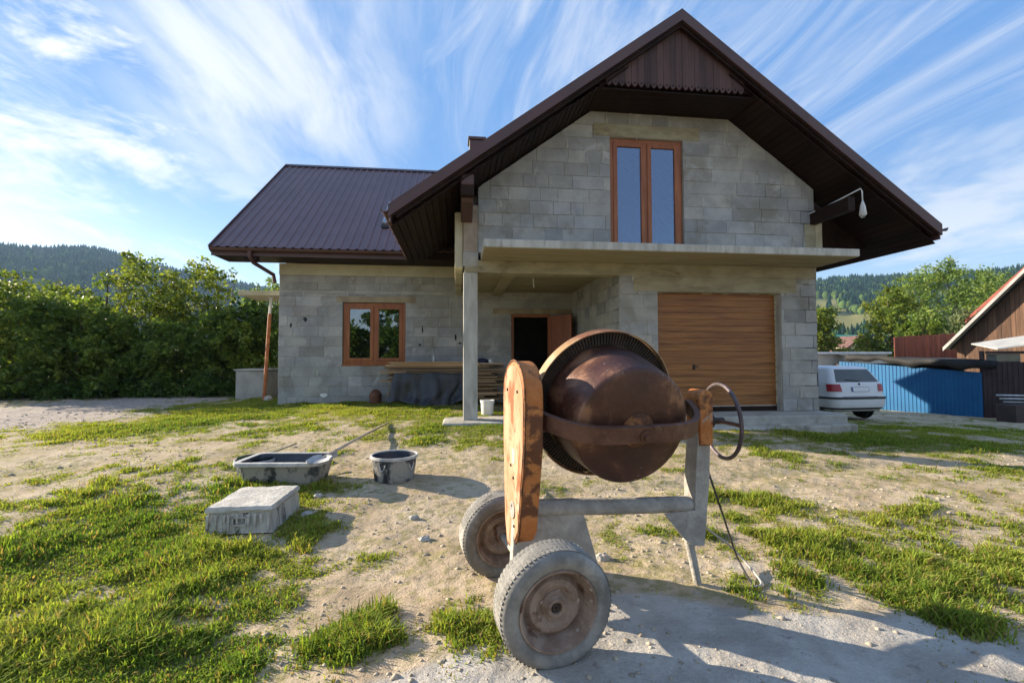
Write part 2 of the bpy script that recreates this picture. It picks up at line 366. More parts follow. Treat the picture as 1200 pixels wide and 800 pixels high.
M_tyre = surf('dusty tyre rubber', (.15, .145, .135), (.30, .29, .27), 5, .88, .3, 40, c3=(.40, .385, .36), s3=2.6, t3=(.50, .66), c4=(.075, .073, .07), s4=4.5, t4=(.58, .70), spec=.25, fine=.12)
M_rim = surf('rusty dusty rim', (.20, .135, .10), (.33, .25, .20), 10, .7, .5, 40, c3=(.13, .06, .035), s3=8, t3=(.55, .66), spec=.4, fine=.15, speck=((.5, .47, .43), 18, .2))
M_wheelrim = surf('tilt wheel iron', (.075, .060, .065), (.13, .10, .105), 12, .5, .3, 40, spec=.5, metal=.4, fine=.2)
M_cable = surf('black cable', (.02, .02, .022), (.05, .048, .045), 10, .55, 0)
M_cablep = surf('dusty pale cable', (.30, .28, .26), (.42, .40, .37), 10, .7, 0)
# clutter
M_tub = surf('black tub with cement', (.030, .033, .040), (.07, .075, .085), 4, .6, .25, 30, c3=(.32, .31, .285), s3=5.5, t3=(.44, .56), spec=.3, fine=.14)
M_tubin = surf('wet tub inside', (.020, .026, .042), (.04, .048, .07), 4, .35, .1, 30, c3=(.22, .22, .22), s3=3, t3=(.62, .75), spec=.5)
M_rimc = surf('cement on tub rim', (.36, .36, .36), (.55, .54, .52), 8, .8, .4, 30, c3=(.14, .14, .15), s3=8, t3=(.58, .7), spec=.3)
M_crust = surf('pale cement crust', (.42, .40, .36), (.56, .535, .49), 5, .9, .7, 24, c3=(.31, .285, .25), s3=3, t3=(.54, .7), spec=.2, fine=.06)
M_crustside = surf('cement runs', (.38, .36, .32), (.52, .50, .45), 6, .85, .5, 24, stretch=(2.2, 2.2, .35), c3=(.16, .15, .14), s3=5, t3=(.55, .62), spec=.25)
M_handle = surf('weathered shovel handle', (.40, .32, .23), (.52, .44, .34), 8, .7, .2, 40, spec=.3)
M_white = surf('white plastic', (.70, .70, .68), (.80, .80, .78), 5, .45, 0, c3=(.55, .54, .50), s3=4, t3=(.6, .8))
M_wood = surf('sawn plank', (.36, .24, .14), (.50, .36, .23), 3, .85, .3, 40, stretch=(.4, 6, 6), tint=True, spec=.25, fine=.1)
M_tarp = surf('black tarpaulin', (.018, .020, .026), (.036, .040, .048), 4, .42, .5, 12, spec=.5, rvar=.2)
M_propm = surf('rusty orange prop', (.33, .10, .03), (.45, .17, .06), 8, .65, .2, 40, c3=(.2, .07, .03), s3=6)
M_rustpot = surf('rusty pot', (.10, .035, .02), (.17, .07, .035), 9, .8, .4, 40)
M_bluebag = surf('dark blue cloth', (.012, .018, .05), (.03, .04, .09), 5, .8, .4, 20)
# car and sheds
M_car = surf('white car paint', (.66, .67, .68), (.72, .73, .74), 1.0, .28, 0, spec=.5, c3=(.55, .55, .53), s3=1.5, t3=(.6, .9))
M_carblk = surf('black bumper plastic', (.02, .02, .021), (.035, .035, .036), 5, .6, .05)
M_carglass = surf('car glass', (.015, .03, .032), (.02, .04, .042), 1, .06, 0, spec=.9)
M_lamp = surf('red lamp', (.30, .012, .02), (.38, .02, .03), 9, .2, 0, stretch=(1, 1, 8))
M_plate = surf('blank number plate', (.72, .72, .72), (.76, .76, .76), 3, .5, 0)
M_plateblue = surf('plate band', (.02, .05, .35), (.02, .05, .4), 3, .5, 0)
M_hub = surf('steel wheel', (.3, .3, .3), (.38, .38, .38), 5, .5, 0, metal=.6)
M_bluem = surf('blue corrugated sheet', (.005, .088, .23), (.008, .118, .28), .9, .5, 0, spec=.4, c3=(.02, .11, .30), s3=1.2, t3=(.55, .8))
M_darksheet = surf('dark brown sheet', (.030, .018, .017), (.050, .028, .026), 2, .6, 0)
M_felt = surf('black roofing felt', (.009, .009, .010), (.018, .018, .019), 2, .75, .2, 8)
M_barn = surf('old barn boards', (.082, .046, .030), (.145, .083, .052), 3, .85, .3, 30, stretch=(6, 6, .35), tint=True)
M_greyroof = surf('grey fibre cement', (.30, .30, .29), (.42, .42, .40), 2, .85, .1)
M_redfence = surf('red brown fence boards', (.13, .035, .025), (.20, .06, .04), 3, .8, .2, 20, stretch=(6, 6, .4), tint=True)
M_paleshed = surf('pale shed boards', (.55, .52, .44), (.66, .63, .55), 2, .8, .1)
M_redtile = surf('red roof tiles', (.22, .05, .035), (.30, .08, .055), 2, .7, .2)
M_brtile = surf('brown roof tiles', (.10, .052, .045), (.15, .08, .065), 2, .8, .2)
M_grtile = surf('green roof sheet', (.03, .22, .13), (.045, .28, .17), 1, .5, 0)
M_render = surf('cream render', (.62, .55, .36), (.70, .63, .44), 1, .9, 0)
M_fieldg = None

def glass_mat(name, refl=.34, tint=(.8, .86, .9)):
    m = bpy.data.materials.new(name); m.use_nodes = True; T = NT(m.node_tree)
    tr = T.n('ShaderNodeBsdfTransparent'); tr.inputs[0].default_value = (.55, .58, .6, 1)
    gl = T.n('ShaderNodeBsdfGlossy'); gl.inputs['Color'].default_value = C4(tint); gl.inputs['Roughness'].default_value = .015
    fr = T.n('ShaderNodeFresnel'); fr.inputs[0].default_value = 1.5
    mx = T.n('ShaderNodeMixShader'); T.l(T.math('ADD', fr.outputs[0], refl, True), mx.inputs[0]); T.l(tr.outputs[0], mx.inputs[1]); T.l(gl.outputs[0], mx.inputs[2])
    o = T.n('ShaderNodeOutputMaterial'); T.l(mx.outputs[0], o.inputs[0]); return m
M_glass = glass_mat('coated window glass', .22)
M_glassup = glass_mat('sky tinted upper glass', .26, (.46, .58, .78))  # blue of the mirrored sky is put into the gloss tint

def leaf_mat(name, trans=.45):
    m = bpy.data.materials.new(name); m.use_nodes = True; T = NT(m.node_tree)
    a = T.n('ShaderNodeVertexColor'); a.layer_name = 'tint'
    df = T.n('ShaderNodeBsdfPrincipled'); T.l(a.outputs[0], df.inputs['Base Color']); df.inputs['Roughness'].default_value = .55; df.inputs['Specular IOR Level'].default_value = .3
    ts = T.n('ShaderNodeBsdfTranslucent'); T.l(T.mix(1.0, a.outputs[0], (1.5, 1.45, .7, 1), 'MULTIPLY'), ts.inputs[0])
    mx = T.n('ShaderNodeMixShader'); mx.inputs[0].default_value = trans; T.l(df.outputs[0], mx.inputs[1]); T.l(ts.outputs[0], mx.inputs[2])
    o = T.n('ShaderNodeOutputMaterial'); T.l(mx.outputs[0], o.inputs[0]); return m
M_leaf = leaf_mat('leaf', .42); M_grass = leaf_mat('grass blade', .45)
for n_ in M_grass.node_tree.nodes:
    if n_.type == 'BSDF_PRINCIPLED': n_.inputs['Roughness'].default_value = .8; n_.inputs['Specular IOR Level'].default_value = .08
M_bark = surf('bark', (.07, .055, .04), (.14, .11, .085), 8, .9, .6, 25, stretch=(3, 3, .6))
M_birch = surf('pale bark', (.20, .17, .13), (.30, .26, .21), 8, .9, .4, 25)

def fast_mesh(name, V, F, C, mat, tri=False):
    """V (n,3), F (m,k) index array, C (m,3) colour per face"""
    me = bpy.data.meshes.new(name); n, m, k = len(V), len(F), F.shape[1]
    me.vertices.add(n); me.vertices.foreach_set('co', np.ascontiguousarray(V, np.float32).ravel())
    me.loops.add(m*k); me.loops.foreach_set('vertex_index', np.ascontiguousarray(F, np.int32).ravel())
    me.polygons.add(m); me.polygons.foreach_set('loop_start', np.arange(0, m*k, k, dtype=np.int32))
    me.update(calc_edges=True)
    at = me.color_attributes.new('tint', 'FLOAT_COLOR', 'CORNER')
    cc = np.ones((m, k, 4), np.float32); cc[:, :, :3] = C[:, None, :] if C.ndim == 2 else C
    at.data.foreach_set('color', cc.ravel()); me.materials.append(mat); return me

# ================================================================== THE SETTING
# ------------------------------------------------------------------ ground
def build_ground():
    rr = [0.0, .35]
    while rr[-1] < 3.0: rr.append(rr[-1]*1.016+.002)
    while rr[-1] < 16: rr.append(rr[-1]*1.0095)
    while rr[-1] < 60: rr.append(rr[-1]*1.03)
    while rr[-1] < 2100: rr.append(rr[-1]*1.10)
    rr = np.array(rr[1:])
    c0 = YAW; half = R_(58)
    an = np.concatenate([np.linspace(c0-half, c0+half, 500), np.linspace(c0+half, c0-half+2*math.pi, 62)[1:-1]])
    na = len(an); nrn = len(rr)
    A, RR = np.meshgrid(an, rr); X = RR*np.sin(A); Y = RR*np.cos(A); Z = gz(X, Y)
    V = np.stack([X, Y, Z], -1).reshape(-1, 3)
    i = np.arange(nrn-1)[:, None]; j = np.arange(na)[None, :]; j2 = (j+1) % na
    F = np.stack([i*na+j, i*na+j2, (i+1)*na+j2, (i+1)*na+j], -1).reshape(-1, 4)
    cv = len(V); V = np.vstack([V, [[0, 0, float(gz(0, 0))]]])
    me = bpy.data.meshes.new('ground'); me.vertices.add(len(V)); me.vertices.foreach_set('co', V.astype(np.float32).ravel())
    tri = np.stack([np.full(na, cv), (np.arange(na)+1) % na, np.arange(na)], -1)
    idx = np.concatenate([F.ravel(), tri.ravel()]); st = np.concatenate([np.arange(0, len(F)*4, 4), len(F)*4+np.arange(0, na*3, 3)])
    me.loops.add(len(idx)); me.loops.foreach_set('vertex_index', idx.astype(np.int32)); me.polygons.add(len(st)); me.polygons.foreach_set('loop_start', st.astype(np.int32)); me.update(calc_edges=True)
    me.polygons.foreach_set('use_smooth', np.ones(len(st), bool))
    x, y = V[:, 0], V[:, 1]
    at = me.color_attributes.new('cover', 'FLOAT_COLOR', 'POINT')
    cc = np.ones((len(V), 4), np.float32)
    cc[:, 0] = np.clip(grass_d(x, y)*.9+.10, 0, 1); cc[:, 1] = np.clip(blob(_CEM, x, y)*1.3+(fbm(x, y, 1.7, 5)-.5)*.8, 0, 1); cc[:, 2] = np.clip(blob(_GRV, x, y)*1.2+(fbm(x, y, 2, 2)-.5)*.5, 0, 1)
    at.data.foreach_set('color', cc.ravel())
    m = bpy.data.materials.new('soil'); m.use_nodes = True; T = NT(m.node_tree); me.materials.append(m)
    a = T.n('ShaderNodeVertexColor'); a.layer_name = 'cover'; sp = T.n('ShaderNodeSeparateColor'); T.l(a.outputs[0], sp.inputs[0])
    v = T.n('ShaderNodeTexCoord').outputs['Object']
    soil = T.mix(T.ramp(T.noise(v, 1.6, 6, .6), .35, .65), (.385, .30, .20, 1), (.50, .41, .295, 1))
    soil = T.mix(T.ramp(T.noise(v, 7, 6, .65), .56, .70), soil, (.25, .195, .135, 1))
    soil = T.mix(T.math('MULTIPLY', T.ramp(T.math('ADD', T.noise(v, 11, 5, .6), T.math('MULTIPLY', T.noise(v, 1.1, 3, .5), .5)), .72, .88), .60), soil, (.21, .20, .065, 1))   # thin moss and thatch
    cem = T.mix(T.ramp(T.noise(v, 3, 7, .62), .38, .62), (.34, .315, .28, 1), (.46, .435, .395, 1))
    cem = T.mix(T.ramp(T.noise(v, 9, 6, .65), .60, .72), cem, (.24, .215, .185, 1))
    grv = T.mix(T.ramp(T.noise(v, 14, 5, .7), .40, .60), (.25, .21, .18, 1), (.42, .37, .33, 1))
    thatch = T.mix(T.ramp(T.noise(v, 6, 5, .65), .38, .64), (.12, .125, .03, 1), (.26, .215, .09, 1))
    col = T.mix(T.ramp(sp.outputs[1], .30, .62), soil, cem)
    col = T.mix(T.ramp(sp.outputs[2], .35, .65), col, grv)
    gm = T.math('ADD', sp.outputs[0], T.math('MULTIPLY', T.math('SUBTRACT', T.noise(v, 12, 5, .65), .5), .9))
    col = T.mix(T.ramp(gm, .18, .72, 0, .85), col, thatch)
    vo = T.n('ShaderNodeTexVoronoi'); T.l(v, vo.inputs['Vector']); vo.inputs['Scale'].default_value = 42
    pe = T.math('MULTIPLY', T.ramp(vo.outputs['Distance'], .26, .16), T.ramp(T.noise(v, 5, 3), .50, .60))
    col = T.mix(T.math('MULTIPLY', pe, .6), col, T.mix(vo.outputs['Color'], (.30, .28, .25, 1), (.55, .52, .47, 1)))
    col = T.mix(1.0, col, T.mix(T.noise(v, 70, 3, .7), (.78, .77, .76, 1), (1.22, 1.22, 1.22, 1)), 'MULTIPLY')
    b = T.n('ShaderNodeBsdfPrincipled'); T.l(col, b.inputs['Base Color']); b.inputs['Roughness'].default_value = .95; b.inputs['Specular IOR Level'].default_value = .12
    h = T.math('ADD', T.math('ADD', T.math('MULTIPLY', T.noise(v, 9, 8, .68), 1.0), T.math('MULTIPLY', T.noise(v, 48, 5, .7), .35)), T.math('MULTIPLY', pe, .25))
    bp = T.n('ShaderNodeBump'); bp.inputs['Strength'].default_value = .75; bp.inputs['Distance'].default_value = .035; T.l(h, bp.inputs['Height']); T.l(bp.outputs[0], b.inputs['Normal'])
    o = T.n('ShaderNodeOutputMaterial'); T.l(b.outputs[0], o.inputs[0])
    g = link('ground', me); g['kind'] = 'structure'; g['label'] = 'bare sandy yard with patchy grass and grey cement dust'
build_ground()

# ------------------------------------------------------------------ hills with their woods
def az_el(px, py):
    d = ray(px, py); return math.atan2(d[0], d[1]), d[2]/math.hypot(d[0], d[1])
def build_hills():
    ridgeL = [(-500, 330), (-250, 305), (-100, 296), (0, 292), (40, 295), (75, 294), (110, 295), (140, 302), (170, 311), (215, 322), (262, 331), (300, 338), (360, 352), (450, 372), (600, 392)]
    ridgeR = [(600, 392), (760, 372), (880, 344), (940, 334), (985, 329), (1030, 327), (1080, 328), (1130, 326), (1200, 318), (1350, 322), (1500, 335), (1800, 350)]
    pts = [az_el(*p) for p in ridgeL+ridgeR[1:]]
    az = np.array([p[0] for p in pts]); el = np.array([p[1] for p in pts])
    D = 1350.0
    a = np.linspace(az[0]-.9, az[-1]+.9, 420); H = np.interp(a, az, el, left=.04, right=.04)*D
    rr = np.linspace(420, 1800, 90)
    A, RR = np.meshgrid(a, rr); HH = np.broadcast_to(H, A.shape)
    def height(A, RR, HH):
        t = np.clip((RR-430)/(D-430), 0, 1); s = t*t*(3-2*t)*.45+t**1.25*.55
        n = (fbm(A*14+50, RR/260, 1, 3, 4)-.5)
        back = np.clip((RR-D)/(1800-D), 0, 1)
        return HH*s*(1-back*.5)*(1+.35*n*(1-t))+n*26*t*(1-t)*2-4
    Z = height(A, RR, HH)
    V = np.stack([RR*np.sin(A), RR*np.cos(A), Z+CZ*0], -1).reshape(-1, 3); na = len(a)
    i = np.arange(len(rr)-1)[:, None]; j = np.arange(na-1)[None, :]
    F = np.stack([i*na+j, i*na+j+1, (i+1)*na+j+1, (i+1)*na+j], -1).reshape(-1, 4)
    m = bpy.data.materials.new('hill ground'); m.use_nodes = True; T = NT(m.node_tree)
    v = T.n('ShaderNodeTexCoord').outputs['Object']
    c = T.mix(T.ramp(T.noise(T.mapping(v, (1, 1, 3)), .006, 4, .6), .44, .56), (.055, .085, .03, 1), (.20, .19, .075, 1))
    b = T.n('ShaderNodeBsdfDiffuse'); T.l(c, b.inputs[0]); o = T.n('ShaderNodeOutputMaterial'); T.l(b.outputs[0], o.inputs[0])
    me = fast_mesh('hills', V, F, np.ones((len(F), 3)), m); me.polygons.foreach_set('use_smooth', np.ones(len(F), bool))
    h = link('hills', me); h['kind'] = 'structure'; h['label'] = 'long wooded hills on both sides of the house'
    # the far woods, one mass
    N = 52000
    ta = nr.uniform(az[0]-.05, az[-1]+.05, N); tr = 520+(nr.random(N)**.8)*(D+70-520)
    dens = fbm(ta*22+9, tr/120, 1, 4, 3)
    el_ok = ((ta < .25) & (dens > .28)) | ((ta >= .25) & ((tr > 1020+80*np.sin(ta*30)) & (dens > .30) | (dens > .60) | ((tr < 900) & (tr > 800) & (dens > .40))))
    hidden = (ta > az_el(340, 400)[0]) & (ta < az_el(945, 400)[0])
    keep = el_ok & ~hidden; ta, tr = ta[keep], tr[keep]; n = len(ta)
    tz = height(ta, tr, np.interp(ta, a, H)); P = np.stack([tr*np.sin(ta), tr*np.cos(ta), tz-1], -1)
    con = nr.random(n) < .62; hh = np.where(con, nr.uniform(13, 24, n), nr.uniform(9, 16, n)); ww = np.where(con, hh*.20, hh*.42)
    # each tree: rings of 6 points
    prof_c = np.array([(1.0, .08), (.62, .42), (.70, .40), (.0, 1.0)]); prof_d = np.array([(.55, .05), (1.0, .45), (.75, .82), (.05, 1.0)])
    K = 6; ang = np.arange(K)*2*np.pi/K
    prof = np.where(con[:, None, None], prof_c[None], prof_d[None])
    jit = nr.uniform(.75, 1.25, (n, 4, K)); rot = nr.uniform(0, 6, n)
    rad = prof[:, :, 0][:, :, None]*ww[:, None, None]*jit
    vx = P[:, 0][:, None, None]+rad*np.cos(ang[None, None]+rot[:, None, None]); vy = P[:, 1][:, None, None]+rad*np.sin(ang[None, None]+rot[:, None, None])
    vz = np.broadcast_to((P[:, 2][:, None]+prof[:, :, 1]*hh[:, None])[:, :, None], vx.shape)
    V = np.stack([vx, vy, vz], -1).reshape(-1, 3)
    t = np.arange(n)[:, None, None]*4*K; i = np.arange(3)[None, :, None]*K; k = np.arange(K)[None, None, :]; k2 = (k+1) % K
    F = np.stack(np.broadcast_arrays(t+i+k, t+i+k2, t+i+K+k2, t+i+K+k), -1).reshape(-1, 4)
    base = np.where(con[:, None], np.array([[.020, .050, .022]]), np.array([[.060, .095, .022]]))*nr.uniform(.65, 1.45, (n, 1))
    C = np.repeat(base, 3*K, axis=0)
    md = bpy.data.materials.new('far foliage'); md.use_nodes = True; T = NT(md.node_tree); q = T.n('ShaderNodeVertexColor'); q.layer_name = 'tint'
    b = T.n('ShaderNodeBsdfDiffuse'); T.l(q.outputs[0], b.inputs[0]); o = T.n('ShaderNodeOutputMaterial'); T.l(b.outputs[0], o.inputs[0])
    f = link('forest', fast_mesh('forest', V, F, C, md)); f['kind'] = 'stuff'; f['label'] = 'far woods of spruce and broadleaf covering the hills'
build_hills()
def build_haze():
    mb = MB().box(-2250, 2250, -2250, 2250, -12, 470)
    m = bpy.data.materials.new('air'); m.use_nodes = True; T = NT(m.node_tree)
    p = T.n('ShaderNodeVolumePrincipled'); p.inputs['Color'].default_value = (.42, .66, 1, 1); p.inputs['Density'].default_value = .00013; p.inputs['Anisotropy'].default_value = .2
    o = T.n('ShaderNodeOutputMaterial'); T.l(p.outputs[0], o.inputs['Volume'])
    h = part('haze', mb, m); h['kind'] = 'stuff'; h['label'] = 'thin blue haze over the valley'; h.display_type = 'WIRE'
build_haze()

# ================================================================== THE HOUSE
YG, YW, XR, XC0, XC1, XGL = 8.2, 11.73, 6.958, .107, .362, 2.973
def Z(r): return r+CZ
house = thing('house', 'unfinished grey block house with brown metal roofs and a balcony slab', 'house', (3.0, 10.0, .2))
def clip(poly, a, b, c):
    """keep a*s+b*t<=c"""
    o = []
    for i in range(len(poly)):
        p, q = poly[i-1], poly[i]; dp = a*p[0]+b*p[1]-c; dq = a*q[0]+b*q[1]-c
        if (dp <= 0) != (dq <= 0):
            t = dp/(dp-dq); o.append((p[0]+(q[0]-p[0])*t, p[1]+(q[1]-p[1])*t))
        if dq <= 0: o.append(q)
    return o
def rect_minus(rs, h):
    o = []
    for (a, b, c, d) in rs:
        if h[0] >= b or h[1] <= a or h[2] >= d or h[3] <= c: o.append((a, b, c, d)); continue
        if a < h[0]: o.append((a, h[0], c, d))
        if b > h[1]: o.append((h[1], b, c, d))
        m0, m1 = max(a, h[0]), min(b, h[1])
        if c < h[2]: o.append((m0, m1, c, h[2]))
        if d > h[3]: o.append((m0, m1, h[3], d))
    return o
def shrink(poly, e):
    cx = sum(p[0] for p in poly)/len(poly); cz = sum(p[1] for p in poly)/len(poly); o = []
    for p in poly:
        o.append((p[0]-math.copysign(min(e, abs(p[0]-cx)), p[0]-cx), p[1]-math.copysign(min(e, abs(p[1]-cz)), p[1]-cz)))
    return o
def block_wall(name, o, u, n, s0, s1, z0, z1, thick, holes=(), planes=(), course=.245, bl=.59, dark=0, seed=1, label=None, warm=0):
    """blocks laid in courses in front of a mortar body; o: point at s=0, u: along the wall, n: outwards"""
    rg = random.Random(seed); mb = MB(); o = Vector((o[0], o[1], 0)); u = Vector(u); n = Vector(n)
    def pt(s, z, d=0): return o+u*s+n*d+Vector((0, 0, z))
    cells = [(s0, s1, z0, z1)]
    for h in holes: cells = rect_minus(cells, h)
    for c in cells:
        poly = [(c[0], c[2]), (c[1], c[2]), (c[1], c[3]), (c[0], c[3])]
        for p in planes: poly = clip(poly, *p) if len(poly) > 2 else []
        if len(poly) > 2: mb.prism([pt(s, z) for s, z in poly], -n*thick, col=(.40, .39, .36))
    zz = z0; row = 0
    while zz < z1-.01:
        h = course*(1+rg.uniform(-.02, .02)); zt = min(zz+h, z1); s = s0-rg.uniform(.1, .5)
        while s < s1:
            ln = bl*rg.choice([1, 1, 1, 1, 1, .55, .75, .4]); a, b = max(s, s0), min(s+ln, s1); s += ln
            if b-a < .03: continue
            g = rg.uniform(.335, .41)+(rg.random() < .12)*.05-(rg.random() < .10)*.06; w = rg.uniform(-.012, .022)+warm; col = (g+w*.7, g+w*.35, g-w*.5+.004)
            jg = [rg.uniform(.002, .008) for _ in range(2)]
            rs = [(a+jg[0], b-jg[1], zz+rg.uniform(.002, .006), zt-rg.uniform(.002, .007))]
            for hh in holes: rs = rect_minus(rs, hh)
            out = rg.uniform(.003, .014)
            for r in rs:
                if r[1]-r[0] < .02 or r[3]-r[2] < .015: continue
                poly = [(r[0], r[2]), (r[1], r[2]), (r[1], r[3]), (r[0], r[3])]
                for p in planes: poly = clip(poly, *p) if len(poly) > 2 else []
                if len(poly) < 3: continue
                k = len(poly); f = [pt(s_, z_, out) for s_, z_ in shrink(poly, .004)]; bk = [pt(s_, z_, .0005) for s_, z_ in poly]
                mb.add(f+bk, [tuple(range(k))]+[(i, (i+1) % k, k+(i+1) % k, k+i) for i in range(k)], col)
            # mortar smears at some joints
            if rg.random() < .38:
                sm = a+rg.uniform(-.01, .02); hz = rg.uniform(.05, .2); ok = all(not (h_[0]-.05 < sm < h_[1]+.05 and h_[2]-.05 < zz+.1 < h_[3]+.05) for h_ in holes) and s0+.03 < sm < s1-.06
                ok = ok and all(p[0]*(sm+.05)+p[1]*(zz+hz) < p[2]-.05 and p[0]*sm+p[1]*(zz+hz) < p[2]-.05 for p in planes)
                if ok:
                    q = [(sm, zz+.01), (sm+rg.uniform(.02, .05), zz+.02), (sm+rg.uniform(.02, .045), zz+hz*.6), (sm+.015, zz+hz)]
                    mb.add([pt(s_, z_, out+.004) for s_, z_ in q]+[pt(s_, z_, .0) for s_, z_ in q], [(0, 1, 2, 3)]+[(i, (i+1) % 4, 4+(i+1) % 4, 4+i) for i in range(4)], (.47, .46, .43))
        zz = zt; row += 1
    return part(name, mb, M_block, house, label=label)

# ---- wing wall with window and entrance
WW = (-2.803, -1.287, Z(-.137), Z(1.393)); DW = (1.374, 2.42, Z(-1.05), Z(1.14))
block_wall('wall', (0, YW), (1, 0, 0), (0, -1, 0), -4.292, 3.3, -.25, Z(1.60), .3, [WW, DW], seed=3, label='grey block front wall of the low wing')
block_wall('wall', (0, YW), (1, 0, 0), (0, -1, 0), -4.292, 3.3, Z(1.69), Z(2.05), .3, [], course=.18, seed=4, warm=.02, label='two narrow courses under the ring beam')
part('concrete_band', MB().box(-4.292, 3.3, YW-.012, YW+.3, Z(1.60), Z(1.69)), M_conc, house, bevel=.006)
part('ring_beam', MB().box(-4.30, XC0-.16, YW-.03, YW+.29, Z(2.05), Z(2.325)), M_cream, house, bevel=.01)
block_wall('wall', (-4.292, 0), (0, 1, 0), (-1, 0, 0), YW+.002, 19.2, -.25, Z(2.32), .3, [(12.35, 13.3, Z(-1.0), Z(1.12))], seed=5, label='side wall of the wing')
block_wall('wall', (-4.292, 19.2), (1, 0, 0), (0, 1, 0), 0, 11.25, -.25, Z(2.32), .3, seed=6, label='rear wall')
part('lintel', MB().box(-2.95, -1.05, YW-.016, YW+.1, Z(1.395), Z(1.545)), M_lintel, house, bevel=.008)
part('lintel', MB().box(.9, 2.95, YW-.016, YW+.1, Z(1.142), Z(1.275)), M_lintel, house, bevel=.008)
# ---- garage block
GD = (3.715, 6.209, Z(-1.5), Z(1.243))
block_wall('wall', (0, YG), (1, 0, 0), (0, -1, 0), XGL, XR, Z(-1.025), Z(1.757), .3, [GD], seed=8, label='grey block wall around the garage door')
part('lintel', MB().box(3.25, 6.53, YG-.018, YG+.295, Z(1.246), Z(1.53)), M_concolive, house, bevel=.01)
part('ring_beam', MB().box(XC0+.02, XR+.003, YG-.022, YG+.27, Z(1.533), Z(1.756)), M_concolive, house, bevel=.01)
block_wall('wall', (XGL, 0), (0, 1, 0), (-1, 0, 0), YG+.01, YW-.012, Z(-1.3), Z(1.70), .3, seed=9, label='side wall of the garage inside the porch')
block_wall('wall', (XR, 0), (0, 1, 0), (1, 0, 0), YG, 19.2, Z(-1.6), Z(2.9), .3, seed=10, label='long side wall with the garage')
# gable wall above the slab
zl = lambda x: Z(3.119-.02+(x-.409)*.7314); 
k = .7314
planes = [(-k, 1, Z(3.10)-k*.409), (k, 1, Z(3.10)+k*(7.24))]
GW = (2.823, 4.264, Z(1.889), Z(4.141))
block_wall('wall', (0, YG), (1, 0, 0), (0, -1, 0), XC1+.005, XR, Z(1.889), Z(4.60), .3, [GW], planes, seed=12, label='gable wall of pale blocks above the balcony')
part('lintel', MB().box(2.50, 4.60, YG-.02, YG+.1, Z(4.146), Z(4.385)), M_concolive, house, bevel=.012)
part('pillar', MB().box(XC0-.005, XC1, YG-.018, YG+.25, Z(1.90), Z(2.75)), M_pillarbrown, house, bevel=.012)
part('corner_post', MB().box(XR-.22, XR+.006, YG-.014, YG+.2, Z(1.89), Z(2.62)), M_concolive, house, bevel=.01)
part('corner_strip', MB().box(XR+.012, XR+.16, YG-.01, YG+.30, Z(1.8), Z(2.75)), M_cream, house, bevel=.005)
part('side_beam', MB().box(XC0-.155, XC0-.012, YG+.03, YW-.02, Z(1.62), Z(2.62)), M_cream, house, bevel=.008)
part('side_wall', MB().box(XC0-.01, XC1, YG+.26, YW-.02, Z(1.76), Z(3.0)), M_conc, house)
# slab, porch ceiling and column
part('balcony_slab', MB().box(.411, XR+.002, 7.19, YG-.024, Z(1.758), Z(1.889)), M_column, house, bevel=.012)
sf = MB(); yy = 7.21
while yy < YG-.04:
    w = .112; sf.box(.425, XR-.012, yy, min(yy+w-.004, YG-.03), Z(1.752)-rnd.uniform(0, .004), Z(1.758)-.0005); yy += w
part('slab_underside', sf, M_shutter, house)
pc = MB(); yy = YG+.28
while yy < YW-.02:
    pc.box(XC0+.03, XGL+.0, yy, min(yy+.14, YW-.02), Z(1.70)-rnd.uniform(0, .005), Z(1.80)); yy += .144
part('porch_ceiling', pc, M_shutter, house)
part('ceiling_beam', MB().box(.9, 1.12, YG+.275, YW-.02, Z(1.60), Z(1.694)), M_shutter, house, bevel=.006)
part('column', MB().box(XC0, XC1-.002, YG-.015, YG+.235, .12, Z(1.531)), M_column, house, bevel=.012)
cb = MB(); cb.box(XC0-.01, XC1+.008, YG-.026, YG+.0, Z(1.64), Z(1.90)); part('column_head', cb, M_conc, house, bevel=.008)
part('column_pad', MB().box(-.25, .95, 7.86, 8.75, .02, .315), M_soilpad, house, bevel=.03)
part('concrete_apron', MB().box(3.2, 7.04, 7.62, YG+.32, .08, Z(-1.027)), M_conc, house, bevel=.03)
ap = MB(); rr = random.Random(5); x = 4.3
while x < 6.9:
    w = rr.uniform(.25, .6); ap.box(x, x+w+.04, 7.42+rr.uniform(-.07, .1), 7.7, .02, Z(-1.15)-rr.uniform(.0, .06)); x += w
part('apron_footing', ap, M_soilpad, house, bevel=.03)
part('garage_floor', MB().box(3.1, XR-.31, YG+.325, 14, Z(-1.2), Z(-1.03)), M_conc, house)
# inside
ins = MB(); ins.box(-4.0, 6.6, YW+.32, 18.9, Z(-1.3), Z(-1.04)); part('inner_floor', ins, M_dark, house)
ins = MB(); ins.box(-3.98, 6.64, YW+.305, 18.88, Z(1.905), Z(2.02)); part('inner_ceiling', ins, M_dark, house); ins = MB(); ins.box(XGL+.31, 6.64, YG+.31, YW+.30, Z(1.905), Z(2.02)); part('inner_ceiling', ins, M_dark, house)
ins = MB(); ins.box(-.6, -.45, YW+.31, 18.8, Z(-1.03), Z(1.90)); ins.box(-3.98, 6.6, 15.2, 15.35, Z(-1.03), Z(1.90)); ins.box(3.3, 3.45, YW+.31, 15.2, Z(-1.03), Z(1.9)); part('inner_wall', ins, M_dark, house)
ins = MB(); ins.box(XGL+.31, XR-.31, 13.2, 13.4, Z(-1.03), Z(1.9)); part('inner_wall', ins, M_dark, house)

